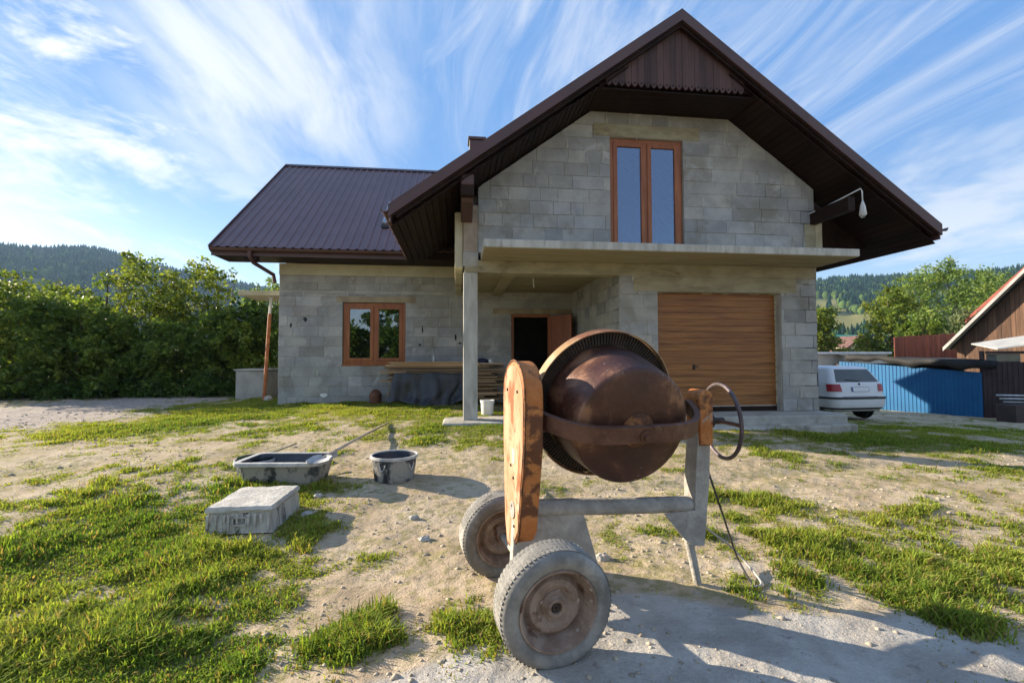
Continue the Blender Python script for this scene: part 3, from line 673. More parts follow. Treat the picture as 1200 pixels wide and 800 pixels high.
# ---- windows
def window(name, x0, x1, y, z0, z1, label, panes_y, mull, upper=False):
    fw = .075
    f = MB(); f.box(x0, x0+fw, y, y+.075, z0, z1); f.box(x1-fw, x1, y, y+.075, z0, z1); f.box(x0+fw, x1-fw, y, y+.075, z1-fw, z1); f.box(x0+fw, x1-fw, y, y+.075, z0, z0+fw)
    f.box(mull-.03, mull+.03, y+.003, y+.072, z0+fw, z1-fw)
    w = part(name, f, M_frame, house, bevel=.006, label=label)
    for a, b in ((x0+fw, mull-.03), (mull+.03, x1-fw)):
        sw = .07; s = MB(); a += .004; b -= .004; c, d = z0+fw+.004, z1-fw-.004; yf = y-.018
        s.box(a-.012, a+sw, yf, y+.05, c-.012, d+.012); s.box(b-sw, b+.012, yf, y+.05, c-.012, d+.012); s.box(a+sw, b-sw, yf, y+.05, d-sw, d+.012); s.box(a+sw, b-sw, yf, y+.05, c-.012, c+sw)
        part('sash', s, M_frame, w, bevel=.008).location = (0, 0, 0)
        g = MB(); g.box(a+sw-.01, b-sw+.01, y+.014, y+.018, c+sw-.01, d-sw+.01)
        part('pane', g, M_glassup if upper else M_glass, w)
    return w
def sub_fix():
    pass
w1 = window('window', WW[0]+.01, WW[1]-.01, YW+.045, WW[2]+.01, WW[3]-.01, 'two part window in golden oak frame beside the timber stack', 0, (WW[0]+WW[1])/2)
part('sill', MB().box(WW[0]-.02, WW[1]+.02, YW-.02, YW+.12, WW[2]-.035, WW[2]+.008), M_frame, w1, bevel=.006)
w2 = window('window', GW[0]+.01, GW[1]-.01, YG+.05, GW[2]-.0, GW[3]-.008, 'tall balcony window in golden oak frame under the gable', 0, (GW[0]+GW[1])/2, True)
# pale board leaning inside the right hand pane of the wing window
bd = MB(); bd.obox((-1.60, YW+.17, Z(.28)), (.20, 0, 0), (0, .01, 0), (0, .02, .38)); 
solo('board', bd, M_wood, 'pale plywood board leaning inside the low wing window', 'board')
# ---- garage door
gd = MB(); z = Z(-.965); n = 0; yb = YG+.165
while z < Z(1.243)-.01:
    h = min(.1225, Z(1.243)-z); g = .007 if n % 4 else .012
    gd.box(GD[0]-.02, GD[1]+.02, yb, yb+.04, z+.002, z+h-g); n += 1; z += h
gd.box(GD[0]-.02, GD[1]+.02, yb+.012, yb+.04, Z(-.96), Z(1.25))
gdo = part('garage_door', gd, M_garage, house, bevel=.003)
part('bottom_rail', MB().box(GD[0]-.02, GD[1]+.02, yb-.006, yb+.045, Z(-1.022), Z(-.93)), M_darkwood, gdo, bevel=.004)
part('rail_strip', MB().box(GD[0]-.02, GD[1]+.02, yb-.012, yb, Z(-.93), Z(-.915)), M_steel, gdo)
hb = MB(); hc = atY(813, 430, yb); hb.obox(hc, (.022, 0, 0), (0, .012, 0), (0, 0, .05)); hb.obox(hc+Vector((.03, -.03, .015)), (.05, 0, 0), (0, .008, 0), (0, 0, .01)); part('handle', hb, M_black, gdo, bevel=.004)
gf = MB(); gf.box(GD[0]-.0, GD[0]+.012, YG+.02, YG+.16, Z(-1.02), Z(1.24)); part('door_reveal', gf, M_conc, house); gf = MB(); gf.box(GD[1]-.012, GD[1]-.001, YG+.02, YG+.16, Z(-1.02), Z(1.238)); part('door_reveal', gf, M_conc, house)
# foam beads along the door jamb
fm = MB(); rr = random.Random(2); z = Z(-.9)
while z < Z(1.2):
    h = rr.uniform(.05, .2); fm.obox((GD[1]-.014, YG+.15, z+h/2), (.008+rr.random()*.006, 0, 0), (0, .012, 0), (0, 0, h/2*.8)); z += h
x = GD[0]
while x < GD[1]-.1:
    h = rr.uniform(.05, .25); 
    if rr.random() < .6: fm.obox((x+h/2, YG+.15, Z(1.238)), (h/2*.8, 0, 0), (0, .012, 0), (0, 0, .008))
    x += h
for i in range(len(fm.v)//8):
    q_ = MB(); q_.add(fm.v[i*8:i*8+8], [tuple(k_-i*8 for k_ in f_) for f_ in fm.f[i*6:i*6+6]]); part('foam_bead', q_, M_cream, house)
# ---- entrance with the door leaf standing open
fr = MB(); fw = .075; yb = YW+.05
fr.box(DW[0]+.003, DW[0]+fw, yb, yb+.1, DW[2], DW[3]-.003); fr.box(DW[1]-fw, DW[1]-.003, yb, yb+.1, DW[2], DW[3]-.003); fr.box(DW[0]+fw, DW[1]-fw, yb, yb+.1, DW[3]-fw, DW[3]-.003)
ed = part('entrance_door', fr, M_frame, house, bevel=.006)
lf = MB(); hx = Vector((DW[1]-.06, yb-.01, 0)); dl = Vector((.55, -.80, 0)).normalized(); nn = Vector((dl.y, -dl.x, 0)); L = .80
c = hx+dl*L/2; zc = (DW[2]+DW[3])/2; hz = (DW[3]-DW[2])/2-.05
lf.obox((c.x, c.y, zc), dl*L/2, nn*.02, (0, 0, hz))
for q in (-1, 1): lf.obox(Vector((c.x, c.y, zc))+dl*q*(L/2-.055), dl*.055, nn*.03, (0, 0, hz))
for q in (-1, -.3, .35, 1): lf.obox(Vector((c.x, c.y, zc+q*(hz-.06))), dl*(L/2-.11), nn*.03, (0, 0, .06))
df = part('door_leaf', lf, M_oakdoor, ed, bevel=.006)
hd = MB(); hp = hx+dl*(L-.06)-nn*.05; hd.tube([Vector((hp.x, hp.y, zc))+nn*.03, Vector((hp.x, hp.y, zc)), Vector((hp.x, hp.y, zc))-dl*.11], .009, 8); part('handle', hd, M_steel, ed)
# patches, holes and the loose cable ends on the wing wall
for (px_, py_, w, h) in ((358, 374, .09, .13), (341, 381, .05, .11), (495, 386, .035, .2), (492, 404, .06, .06), (534, 395, .045, .17), (539, 402, .1, .05)):
    c = atY(px_, py_, YW); hb = MB(); poly = []
    for a in range(9): t = a/9*2*math.pi; r = .5*(1+rnd.uniform(-.3, .3)); poly.append((c.x+math.cos(t)*w*r, YW-.014, c.z+math.sin(t)*h*r))
    hb.prism(poly, (0, .02, 0)); part('chased_hole', hb, M_black, house)
c = atY(379.5, 463, YW); hb = MB(); hb.prism([(c.x+math.cos(t)*.085*(1+.2*math.sin(3*t)), YW-.013, c.z+math.sin(t)*.05) for t in np.linspace(0, 2*math.pi, 11)[:-1]], (0, .01, 0)); part('plaster_patch', hb, M_white, house)

# ---- roofs
XL, XA, XRR, YF = -1.047, 3.82, 8.687, 7.307
ZE, ZA = Z(2.40), Z(5.95); KG = (ZA-ZE)/(XA-XL)
WX0, WX1, WY0, WY1 = -5.463, 7.25, 10.911, 15.382
WZ0, WZ1 = Z(2.529), Z(6.236); KW = (WZ1-WZ0)/(WY1-WY0)
def ribs(a, b, pitch=.2, top=.045, foot=.085, h=.026):
    """profile points (position, height) of trapezoidal sheet"""
    o = []; p = a
    while p < b-1e-6:
        for q, hh in ((0, 0), (pitch-foot, 0), (pitch-foot+(foot-top)/2, h), (pitch-(foot-top)/2, h)):
            if p+q < b: o.append((p+q, hh))
        p += pitch
    o.append((b, 0)); return o
def sheet(lines, nrm, t=.012):
    """lines: (start, end, height) for every rib line"""
    mb = MB(); n = Vector(nrm); vs = []
    for a, b, h in lines: vs += [Vector(a)+n*h, Vector(b)+n*h, Vector(a)+n*(h-t), Vector(b)+n*(h-t)]
    fs = []
    for i in range(len(lines)-1):
        q = i*4; fs += [(q, q+4, q+5, q+1), (q+2, q+3, q+7, q+6), (q, q+2, q+6, q+4), (q+1, q+5, q+7, q+3)]
    mb.add(vs, fs); return mb
# wing roof, front and rear slope
nW = Vector((0, -KW, 1)).normalized(); nB = Vector((0, KW, 1)).normalized()
wr = part('wing_roof', sheet([((x, WY0-.02, WZ0-.02*KW), (x, WY1, WZ1), h) for x, h in ribs(WX0, WX1, .2)], nW), M_roofm, house, label='brown trapezoidal sheet roof of the wing')
part('rear_slope', sheet([((x, 2*WY1-WY0, WZ0), (x, WY1, WZ1), h) for x, h in ribs(WX0, WX1, .2)], nB), M_roofm, wr)
part('ridge_cap', MB().prism([(WX0-.02, WY1-.16, WZ1-.075), (WX0-.02, WY1, WZ1+.045), (WX0-.02, WY1+.16, WZ1-.075), (WX0-.02, WY1, WZ1+.02)], (WX1-WX0+.04, 0, 0)), M_flash, wr)
vg = MB(); vg.beam((WX0-.01, WY0-.03, WZ0-.07), (WX0-.01, WY1, WZ1-.05), .03, .17, up=(0, 0, 1)); vg.beam((WX0-.01, 2*WY1-WY0, WZ0-.07), (WX0-.01, WY1, WZ1-.05), .03, .17); part('verge_board', vg, M_flash, wr, bevel=.004)
fa = MB(); fa.box(WX0, XL-.0, WY0+.012, WY0+.035, WZ0-.21, WZ0-.035);  part('fascia', fa, M_flash, wr, bevel=.004)
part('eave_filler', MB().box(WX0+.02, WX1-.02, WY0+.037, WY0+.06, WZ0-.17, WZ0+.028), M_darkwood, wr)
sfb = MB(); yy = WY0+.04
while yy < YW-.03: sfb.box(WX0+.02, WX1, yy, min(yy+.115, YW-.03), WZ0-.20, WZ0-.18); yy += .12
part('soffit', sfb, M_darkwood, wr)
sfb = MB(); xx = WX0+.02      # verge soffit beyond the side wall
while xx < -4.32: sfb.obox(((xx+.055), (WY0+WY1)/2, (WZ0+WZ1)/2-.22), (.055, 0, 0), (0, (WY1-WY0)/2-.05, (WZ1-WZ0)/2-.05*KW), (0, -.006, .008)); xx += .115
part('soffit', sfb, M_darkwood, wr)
gb = MB(); gb.prism([(-4.29, YW+.0, WZ0-.12), (-4.29, WY1, WZ1-.28), (-4.29, 2*WY1-YW, WZ0-.12)], (.2, 0, 0)); part('gable_infill', gb, M_conc, wr)
gb = MB(); gb.prism([(XR-.2, YW+.0, WZ0-.12), (XR-.2, WY1, WZ1-.28), (XR-.2, 2*WY1-YW, WZ0-.12)], (.2, 0, 0)); part('gable_infill', gb, M_conc, wr)
# gutter of the wing with the bend of its downpipe
def gutter(a, b, r, parent, out):
    mb = MB(); a = Vector(a); b = Vector(b); d = b-a; o = Vector(out); pr = []
    for i in range(9): t = math.pi+math.pi*i/8; pr.append(o*math.cos(t)*r+Vector((0, 0, math.sin(t)*r)))
    for i in range(8, -1, -1): t = math.pi+math.pi*i/8; pr.append(o*math.cos(t)*(r-.006)+Vector((0, 0, math.sin(t)*(r-.006))))
    mb.prism([a+p for p in pr], d); nn = max(int(d.length/.6), 2)
    for i in range(nn+1):
        q = a+d*i/nn; mb.tube([q+o*math.cos(t)*(r+.006)+Vector((0, 0, math.sin(t)*(r+.006))) for t in np.linspace(math.pi, 2*math.pi, 9)], .006, 5)
    return part('gutter', mb, M_flash, parent, smooth=True)
gu = gutter((WX0+.02, WY0-.055, WZ0-.055), (XL-.1, WY0-.055, WZ0-.055), .065, wr, (0, 1, 0))
dp = MB(); dx = -4.62; dp.tube([(dx, WY0-.055, WZ0-.11), (dx, WY0-.05, WZ0-.22), (dx+.02, WY0+.10, WZ0-.34), (dx+.22, YW-.1, WZ0-.50), (dx+.25, YW-.08, WZ0-.7)], .045, 10)
part('downpipe_bend', dp, M_flash, gu, smooth=True)
part('pipe_outlet', MB().obox((dx-.03, WY0+.12, WZ0-.26), (.14, 0, .0), (0, .1, 0), (0, 0, .05)), M_darkwood, wr, bevel=.01)
# gable roof
def valley(x):
    zg = ZE+(x-XL)*KG if x < XA else ZE+(XRR-x)*KG
    return WY0+(zg-WZ0)/KW+.06
nL = Vector((-KG, 0, 1)).normalized(); nR = Vector((KG, 0, 1)).normalized()
def gslope(sgn):
    lines = []
    for y, h in ribs(YF+.02, valley(XA), .2):
        xs = XL-.03
        if y > valley(XL): xs = XL+((y-.06-WY0)*KW+WZ0-ZE)/KG
        a = (xs, y, ZE+(xs-XL)*KG); b = (XA, y, ZA)
        if sgn > 0: a = (XA*2-a[0], y, a[2])
        lines.append((a, b, h))
    return sheet(lines, nL if sgn < 0 else nR)
gr = part('gable_roof', gslope(-1), M_roofm, house, label='steep brown sheet roof over the gable front')
part('right_slope', gslope(1), M_roofm, gr)
part('ridge_cap', MB().prism([(XA-.16, YF-.01, ZA-.085), (XA, YF-.01, ZA+.045), (XA+.16, YF-.01, ZA-.085), (XA, YF-.01, ZA+.018)], (0, valley(XA)-YF, 0)), M_flash, gr)
def rake(y0, y1, top, bot, mat, name, xin=0):
    o = []
    for s in (-1, 1):
        xe = XL-.03+xin if s < 0 else XRR+.03-xin; ze = ZE-.03*KG+xin*KG
        mb = MB(); mb.prism([(xe, y0, ze+top), (XA, y0, ZA+top), (XA, y0, ZA-bot), (xe, y0, ze-bot)], (0, y1-y0, 0)); o.append(part(name, mb, mat, gr))
    return o
rake(YF-.025, YF+.01, .035, .165, M_flash, 'rake_flashing')
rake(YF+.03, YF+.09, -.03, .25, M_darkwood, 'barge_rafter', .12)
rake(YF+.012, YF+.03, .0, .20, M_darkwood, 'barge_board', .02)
# sloping soffits in boards running front to back
def soff(sgn):
    mb = MB(); rg = random.Random(9); t = .02
    L = (XA-XL); s = .0
    while s < L*.80:
        x0 = XL+s; x1 = x0+.10; yb = max(min(valley(x0)-.35, YW+.2 if x0 < XC0-.1 else YG+.28), YF+.2)
        ze0, ze1 = ZE+(x0-XL)*KG-.325, ZE+(x1-XL)*KG-.325; d = rg.uniform(0, .006)
        p = [(x0, ze0+d), (x1-.006, ze1+d), (x1-.006, ze1+.02+d), (x0, ze0+.02+d)]
        if sgn > 0: p = [(2*XA-a, b) for a, b in p]
        mb.prism([(a, YF+.09, b) for a, b in p], (0, yb-YF-.09, 0)); s += .107
    return mb
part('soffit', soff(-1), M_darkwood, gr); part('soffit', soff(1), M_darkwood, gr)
# eave closing boards along both sides
for s in (-1, 1):
    x = XL if s < 0 else XRR
    mb = MB(); mb.box(x-.015, x+.015, YF+.0, valley(XL)-.1, ZE-.26, ZE-.02); part('fascia', mb, M_flash, gr, bevel=.004)
gutter((XL-.085, YF-.02, ZE-.05), (XL-.085, valley(XL)-.15, ZE-.06), .06, gr, (1, 0, 0))
g2 = gutter((XRR+.085, YF-.02, ZE-.05), (XRR+.085, valley(XL)-.15, ZE-.06), .06, gr, (-1, 0, 0))
# flat ceiling at collar height and the boarded peak
cl = MB(); yy = YF+.16
while yy < YG+.3: cl.box(XA-1.75, XA+1.75, yy, yy+.104, Z(4.60), Z(4.62)); yy += .11
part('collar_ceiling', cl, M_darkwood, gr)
def peak():
    mb = MB(); rg = random.Random(4); x0, x1 = 2.50, 5.02; zb = Z(4.66); y = YF+.115; w = .1133; n = int(round((x1-x0)/w)); w = (x1-x0)/n
    for i in range(n):
        a = x0+i*w+.002; b = a+w-.004; m = (a+b)/2; top = lambda x: ZA-abs(x-XA)*KG-.20
        if min(top(a), top(b)) < zb+.03: ta = max(top(a), zb+.03); tb = max(top(b), zb+.03)
        else: ta, tb = top(a), top(b)
        g = rg.uniform(.6, 1.25); yo = y+rg.uniform(0, .008)
        # pointed end with a drilled hole
        r = .020; hz = zb+.052; pts = []
        out = [(a, zb+.055), (a, ta)]+([(m, top(m))] if a < XA < b else [])+[(b, tb), (b, zb+.055), (m+.034, zb+.012), (m, zb-.022), (m-.034, zb+.012)]
        mb.prism([(p, yo, q) for p, q in out], (0, .022, 0), col=(g, g*.97, g*.97))
        mb.prism([(m+r*math.cos(t), yo-.002, zb+.048+r*math.sin(t)) for t in np.linspace(0, 2*math.pi, 9)[:-1]], (0, .001, 0), col=(.05, .05, .05))
    return mb
part('peak_boards', peak(), M_peak, gr)
part('peak_beam', MB().box(XA-1.6, XA+1.6, YF+.16, YF+.26, Z(4.68), Z(4.80)), M_darkwood, gr)
# purlins carrying the overhang
for x in (.16, 6.93):
    mb = MB(); mb.box(x-.11 if x < 1 else x-.07, x+.11 if x < 1 else x+.07, 7.44 if x < 1 else 7.30, YG+.2, Z(2.66 if x < 1 else 2.60), Z(3.03 if x < 1 else 2.85)); part('purlin', mb, M_darkwood, gr, bevel=.01)
    mb = MB(); mb.prism([(x-.10, 7.43, Z(3.0)), (x-.10, 7.43, Z(2.84)), (x-.10, 7.52, Z(2.74)), (x-.10, 7.62, Z(2.60)), (x-.10, YG-.03, Z(2.42)), (x-.10, YG-.03, Z(2.66))], (.2, 0, 0))
    if x < 1: part('purlin_bracket', mb, M_flash, gr, bevel=.008)
# dark board closing behind the right hand eave
cb = MB(); x = XR+.18
while x < XRR-.03:
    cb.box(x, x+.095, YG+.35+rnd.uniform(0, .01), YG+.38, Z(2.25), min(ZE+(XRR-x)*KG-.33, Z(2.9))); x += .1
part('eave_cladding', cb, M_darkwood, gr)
# roof window and chimney
rw = MB(); c = Vector((-1.55, 0, 0)); y0, y1 = 11.95, 13.0
def wp(x, y, h): return Vector((x, y, WZ0+(y-WY0)*KW))+nW*h
x0, x1 = -1.86, -1.08
for a, b in (((x0, y0), (x1, y0)), ((x0, y1), (x1, y1)), ((x0, y0), (x0, y1)), ((x1, y0), (x1, y1))): rw.beam(wp(*a, .06), wp(*b, .06), .07, .09, up=nW)
sk = part('roof_window', rw, M_steel, house, bevel=.005, label='small roof window beside the valley')
gl = MB(); gl.add([wp(x0, y0, .07), wp(x1, y0, .07), wp(x1, y1, .07), wp(x0, y1, .07), wp(x0, y0, .04), wp(x1, y0, .04), wp(x1, y1, .04), wp(x0, y1, .04)], [(0, 1, 2, 3), (7, 6, 5, 4), (0, 4, 5, 1), (1, 5, 6, 2), (2, 6, 7, 3), (3, 7, 4, 0)])
part('pane', gl, glass_mat('roof window glass', .75), sk)
ap_ = MB(); ap_.beam(wp(x0-.06, y0-.08, .035), wp(x1+.06, y0-.08, .035), .16, .02, up=nW); part('apron', ap_, M_black, sk)
ch = MB().box(.38, .86, 14.55, 15.0, WZ1-1.0, Z(7.0)); chm = part('chimney', ch, M_flash, house, bevel=.01)
part('cap', MB().box(.33, .91, 14.50, 15.05, Z(7.0), Z(7.09)), M_flash, chm, bevel=.01)
# porch light wire
wb = MB(); c = atY(625, 322, 9.6); wb.tube([(c.x, 9.6, Z(1.70)), (c.x, 9.6, Z(1.62)), (c.x+.01, 9.6, Z(1.50))], .012, 6); part('lamp_wire', wb, M_white, house)

# ---- side canopy
cn = MB(); cn.box(-5.45, -4.30, 12.2, 13.35, Z(1.60), Z(1.72)); part('side_canopy', cn, M_cream, house, bevel=.01)

# ---- things near the house
pb = MB(); a = Vector((-4.80, 12.55, Z(1.597))); b = Vector((-4.93, 12.55, float(gz(-4.93, 12.55)))); pb.tube([b, a+(b-a)*.16], .042, 10); pb.box(b.x-.09, b.x+.09, b.y-.09, b.y+.09, b.z-.01, b.z+.014)
pr = thing('support_prop', 'orange steel prop holding up the side canopy slab', 'prop', b)
part('tube', pb, M_propm, pr, smooth=True)
p2 = MB(); p2.tube([a+(b-a)*.17, a-Vector((0, 0, .012))], .032, 10); p2.box(a.x-.07, a.x+.07, a.y-.07, a.y+.07, a.z-.012, a.z-.001); part('inner_tube', p2, M_white, pr, smooth=True)
cs = MB(); gq = float(gz(-5.6, 13.6)); cs.box(-5.96, -5.2, 13.3, 14.2, gq-.1, Z(-.32)); ct = thing('cistern', 'low concrete block cistern beside the orange prop', 'cistern', (-5.58, 13.75, gq))
part('wall', cs, M_conc, ct, bevel=.015); part('lid', MB().box(-6.0, -5.16, 13.26, 14.24, Z(-.318), Z(-.27)), M_conc, ct, bevel=.01)
# the white cord looped from the purlin
cc = thing('cord', 'white cord with a coiled bundle hanging from the gable purlin', 'cord', (7.05, 7.45, Z(2.6)))
p0 = Vector((6.80, YG-.03, Z(2.80))); p1 = Vector((7.235, 7.42, Z(3.05)))
q = MB(); q.tube([p0, p0.lerp(p1, .3)-Vector((0, 0, .02)), p0.lerp(p1, .6)-Vector((0, 0, .015)), p1, p1+Vector((.015, -.01, -.05)), p1+Vector((.02, -.01, -.22))], .012, 6); part('line', q, M_white, cc, smooth='all')
q = MB()
for i in range(7):
    a = i/7*math.pi*2; w = .05; t = p1+Vector((.02, -.01, -.22)); dx, dy = math.cos(a)*w, math.sin(a)*w
    q.tube([t, t+Vector((dx*.6, dy*.6, -.10)), t+Vector((dx, dy, -.26)), t+Vector((dx*.5, dy*.5, -.30-.03*math.sin(i*3))), t+Vector((-dx*.1, dy*.2, -.22)), t+Vector((0, 0, -.05))], .011, 6)
part('coil', q, M_white, cc, smooth='all')

# ================================================================== VEGETATION
def crown_mesh(name, clumps, nleaf, lsize, cols, seed, dens=1.0, droop=.0):
    """many small leaves spread over irregular clumps; clumps: (centre, radii)"""
    r = np.random.default_rng(seed); P = []; S = []; Cc = []
    vol = np.array([c[1][0]*c[1][1]*c[1][2] for c in clumps])**.75; vol /= vol.sum()
    for (c, rad), w in zip(clumps, vol):
        n = int(nleaf*w); d = r.normal(size=(n, 3)); d /= np.linalg.norm(d, axis=1)[:, None]
        q = r.random(n)**.42
        # twigs: leaves gather in sprays
        nt = max(n//14, 3); tw = r.normal(size=(nt, 3)); tw /= np.linalg.norm(tw, axis=1)[:, None]; tq = .35+.72*r.random(nt)**.6
        ti = r.integers(0, nt, n); pos = tw[ti]*tq[ti][:, None]*(1+.0*q[:, None])+r.normal(size=(n, 3))*.13
        P.append(np.array(c)+pos*np.array(rad)); shade = r.uniform(.75, 1.25, nt)[ti]; hue = r.random(nt)[ti]
        Cc.append(np.stack([shade, hue], -1))
    P = np.concatenate(P); K = np.concatenate(Cc); n = len(P)
    a = r.normal(size=(n, 3)); a[:, 2] = a[:, 2]*.7-droop; a /= np.linalg.norm(a, axis=1)[:, None]
    b = np.cross(a, r.normal(size=(n, 3))); b /= np.linalg.norm(b, axis=1)[:, None]; nn = np.cross(a, b)
    L = (lsize*r.uniform(.6, 1.4, n))[:, None]; wd = L*.30
    V = np.stack([P, P+a*L*.5+b*wd+nn*L*.06, P+a*L-nn*L*.08, P+a*L*.5-b*wd+nn*L*.06], 1).reshape(-1, 3)
    F = np.arange(n*4).reshape(-1, 4)
    c0, c1, c2 = [np.array(c) for c in cols]
    h = K[:, 1:2]; col = np.where(h < .5, c0+(c1-c0)*h*2, c1+(c2-c1)*(h-.5)*2)*K[:, 0:1]*r.uniform(.85, 1.15, (n, 1))
    return fast_mesh(name, V, F, col, M_leaf)
def trunk_mb(h, r0, clumps, seed, stems=1, bare=.25):
    rg = random.Random(seed); mb = MB()
    for s in range(stems):
        dx, dy = (rg.uniform(-.3, .3), rg.uniform(-.3, .3)) if stems > 1 else (0, 0); ph = rg.uniform(0, 6)
        top = Vector((dx*h*.8+rg.uniform(-.1, .1)*h, dy*h*.8, h*.86)); base = Vector((dx*.8, dy*.8, -.15)); pts = []
        for i in range(8):
            t = i/7; p = base.lerp(top, t)+Vector((math.sin(t*5+ph)*.05*h*t, math.cos(t*4+ph)*.05*h*t, 0)); pts.append(p)
        r = r0/(1+.4*(stems-1)); mb.tube(pts, [r*(1.25 if i == 0 else 1)*(1-.86*i/7) for i in range(8)], 8)
        for c, rad in clumps[s::stems]:
            c = Vector(c); i = max(1, min(5, int((c.z/h)*5))); b = pts[i]; m = b.lerp(c, .5)+Vector((0, 0, -.05*h*rg.random())); rr_ = r*(1-.86*i/7)*.55
            mb.tube([b, m, c], [rr_, rr_*.6, rr_*.2], 6)
            for _ in range(3):
                e = c+Vector((rg.uniform(-1, 1)*rad[0], rg.uniform(-1, 1)*rad[1], rg.uniform(-.2, 1)*rad[2]))*.8; mb.tube([c, c.lerp(e, .5)+Vector((0, 0, .03)), e], [rr_*.3, rr_*.2, rr_*.08], 5)
    return mb
def make_clumps(h, w, n, seed, lowest=.15, shape=1.0):
    rg = random.Random(seed); o = []
    for i in range(n):
        t = lowest+(1-lowest)*((i+.5)/n); prof = math.sin(math.pi*min(1, .12+.80*t))**.7*shape+(1-shape)
        a = i*2.4+rg.uniform(-.6, .6); rr_ = w*.5*prof*rg.uniform(.35, .78); s = w*rg.uniform(.16, .27)
        o.append(((math.cos(a)*rr_, math.sin(a)*rr_, h*t*.90), (s, s, s*rg.uniform(.6, .95))))
    o.append(((rg.uniform(-.1, .1)*w, 0, h*.93), (w*.14, w*.14, h*.07)))
    return o
G_DARK = ((.022, .050, .010), (.040, .082, .015), (.065, .105, .020)); G_MID = ((.035, .070, .012), (.070, .115, .020), (.115, .150, .028))
G_OLV = ((.036, .068, .013), (.070, .115, .020), (.125, .160, .030)); G_YEL = ((.050, .085, .014), (.100, .145, .024), (.165, .185, .034)); G_PALE = ((.085, .115, .060), (.13, .165, .085), (.18, .21, .115)); G_ASH = ((.045, .085, .020), (.085, .135, .030), (.15, .19, .045))
_br = lambda g, k: tuple(tuple(v*k for v in c) for c in g)
G_DARK, G_MID, G_OLV, G_YEL, G_PALE, G_ASH = _br(G_DARK, 1.3), _br(G_MID, 1.5), _br(G_OLV, 1.5), _br(G_YEL, 1.3), _br(G_PALE, 1.3), _br(G_ASH, 1.5)
def tree(label, cat, loc, h, w, cols, nl, ls, seed, stems=1, nclump=14, lowest=.12, group=None, bark=None, name='tree', droop=0, r0=None, shape=1.0, rz=0):
    cl = make_clumps(h, w, nclump, seed, lowest, shape); t = thing(name, label, cat, loc, group, rz)
    link('crown' if name == 'tree' else 'foliage', crown_mesh('crown', cl, nl, ls, cols, seed, droop=droop), t)
    part('trunk' if name == 'tree' else 'stem', trunk_mb(h, r0 or h*.022, cl, seed, stems), bark or M_bark, t, smooth='all', local=True); return t
def place(px, Y, off=0):
    p = atY(px, 450, Y); return Vector((p.x, Y, float(gz(p.x, Y))-off))
def hgt(px, py, Y): p = atY(px, py, Y); return p.z-float(gz(p.x, Y))
# the belt of bushes and small trees on the left
LG = 'bushes and small trees along the gravel edge'
for args in [
    # label, px, top py, Y, width, colours, leaves, stems, seed, category, name
    ('yellow green willow bush cut by the picture edge', -8, 318, 15.6, 3.0, G_YEL, 7500, 3, 1, 'tree', 'tree'),
    ('broad olive bush with yellow tips beside the cut off willow', 38, 342, 15.2, 2.7, G_OLV, 7000, 3, 2, 'tree', 'tree'),
    ('dark rounded bush in the middle of the belt', 92, 348, 15.5, 2.4, G_OLV, 6500, 3, 3, 'tree', 'tree'),
    ('tallest loose tree of the belt, sky showing through its top', 168, 294, 16.6, 3.0, G_YEL, 7000, 2, 4, 'tree', 'tree'),
    ('leafy yellowish tree second tallest of the belt', 222, 302, 16.9, 3.0, G_YEL, 8000, 2, 5, 'tree', 'tree'),
    ('low dark bush just left of the block cistern', 262, 362, 15.4, 2.1, G_MID, 6000, 3, 6, 'bush', 'bush'),
    ('dark green bush behind the block cistern and orange prop', 296, 354, 16.3, 2.6, G_DARK, 7000, 3, 7, 'bush', 'bush'),
    ('low green bush in front of the two tallest trees', 200, 372, 15.3, 2.1, G_OLV, 5600, 3, 8, 'bush', 'bush'),
    ('small shaded bush with bare stems at its foot', 130, 366, 15.0, 2.0, G_OLV, 5000, 3, 9, 'bush', 'bush'),
    ('ash tree whose feathery top shows beside the house corner', 318, 324, 20.5, 2.6, G_ASH, 6000, 1, 10, 'tree', 'tree'),
    ('green tree standing behind the olive bush', 62, 330, 18.0, 3.2, G_YEL, 7500, 2, 12, 'tree', 'tree')]:
    lb, px_, py_, Y_, w_, cols_, nl_, st_, sd_, cat_, nm_ = args
    tree(lb, cat_, place(px_, Y_), hgt(px_, py_, Y_), w_, cols_, int(nl_*1.25), .115, sd_, stems=st_, nclump=20 if nm_ == 'tree' else 16, lowest=.06, group=LG, name=nm_, bark=M_bark, shape=.55)
# undergrowth at the foot of the belt
def undergrowth():
    r = np.random.default_rng(5); cl = []
    for i in range(120):
        px_ = r.uniform(-120, 330); Y = r.uniform(14.3, 16.6); p = atY(px_, 450, Y); s = r.uniform(.25, .5); cl.append(((p.x, Y, float(gz(p.x, Y))+s*.5), (s*1.3, s, s*.8)))
    return crown_mesh('undergrowth', cl, 26000, .085, G_DARK, 5)
u = link('undergrowth', undergrowth()); tag(u, 'dark nettles and weeds at the foot of the bushes', 'weeds', kind='stuff')
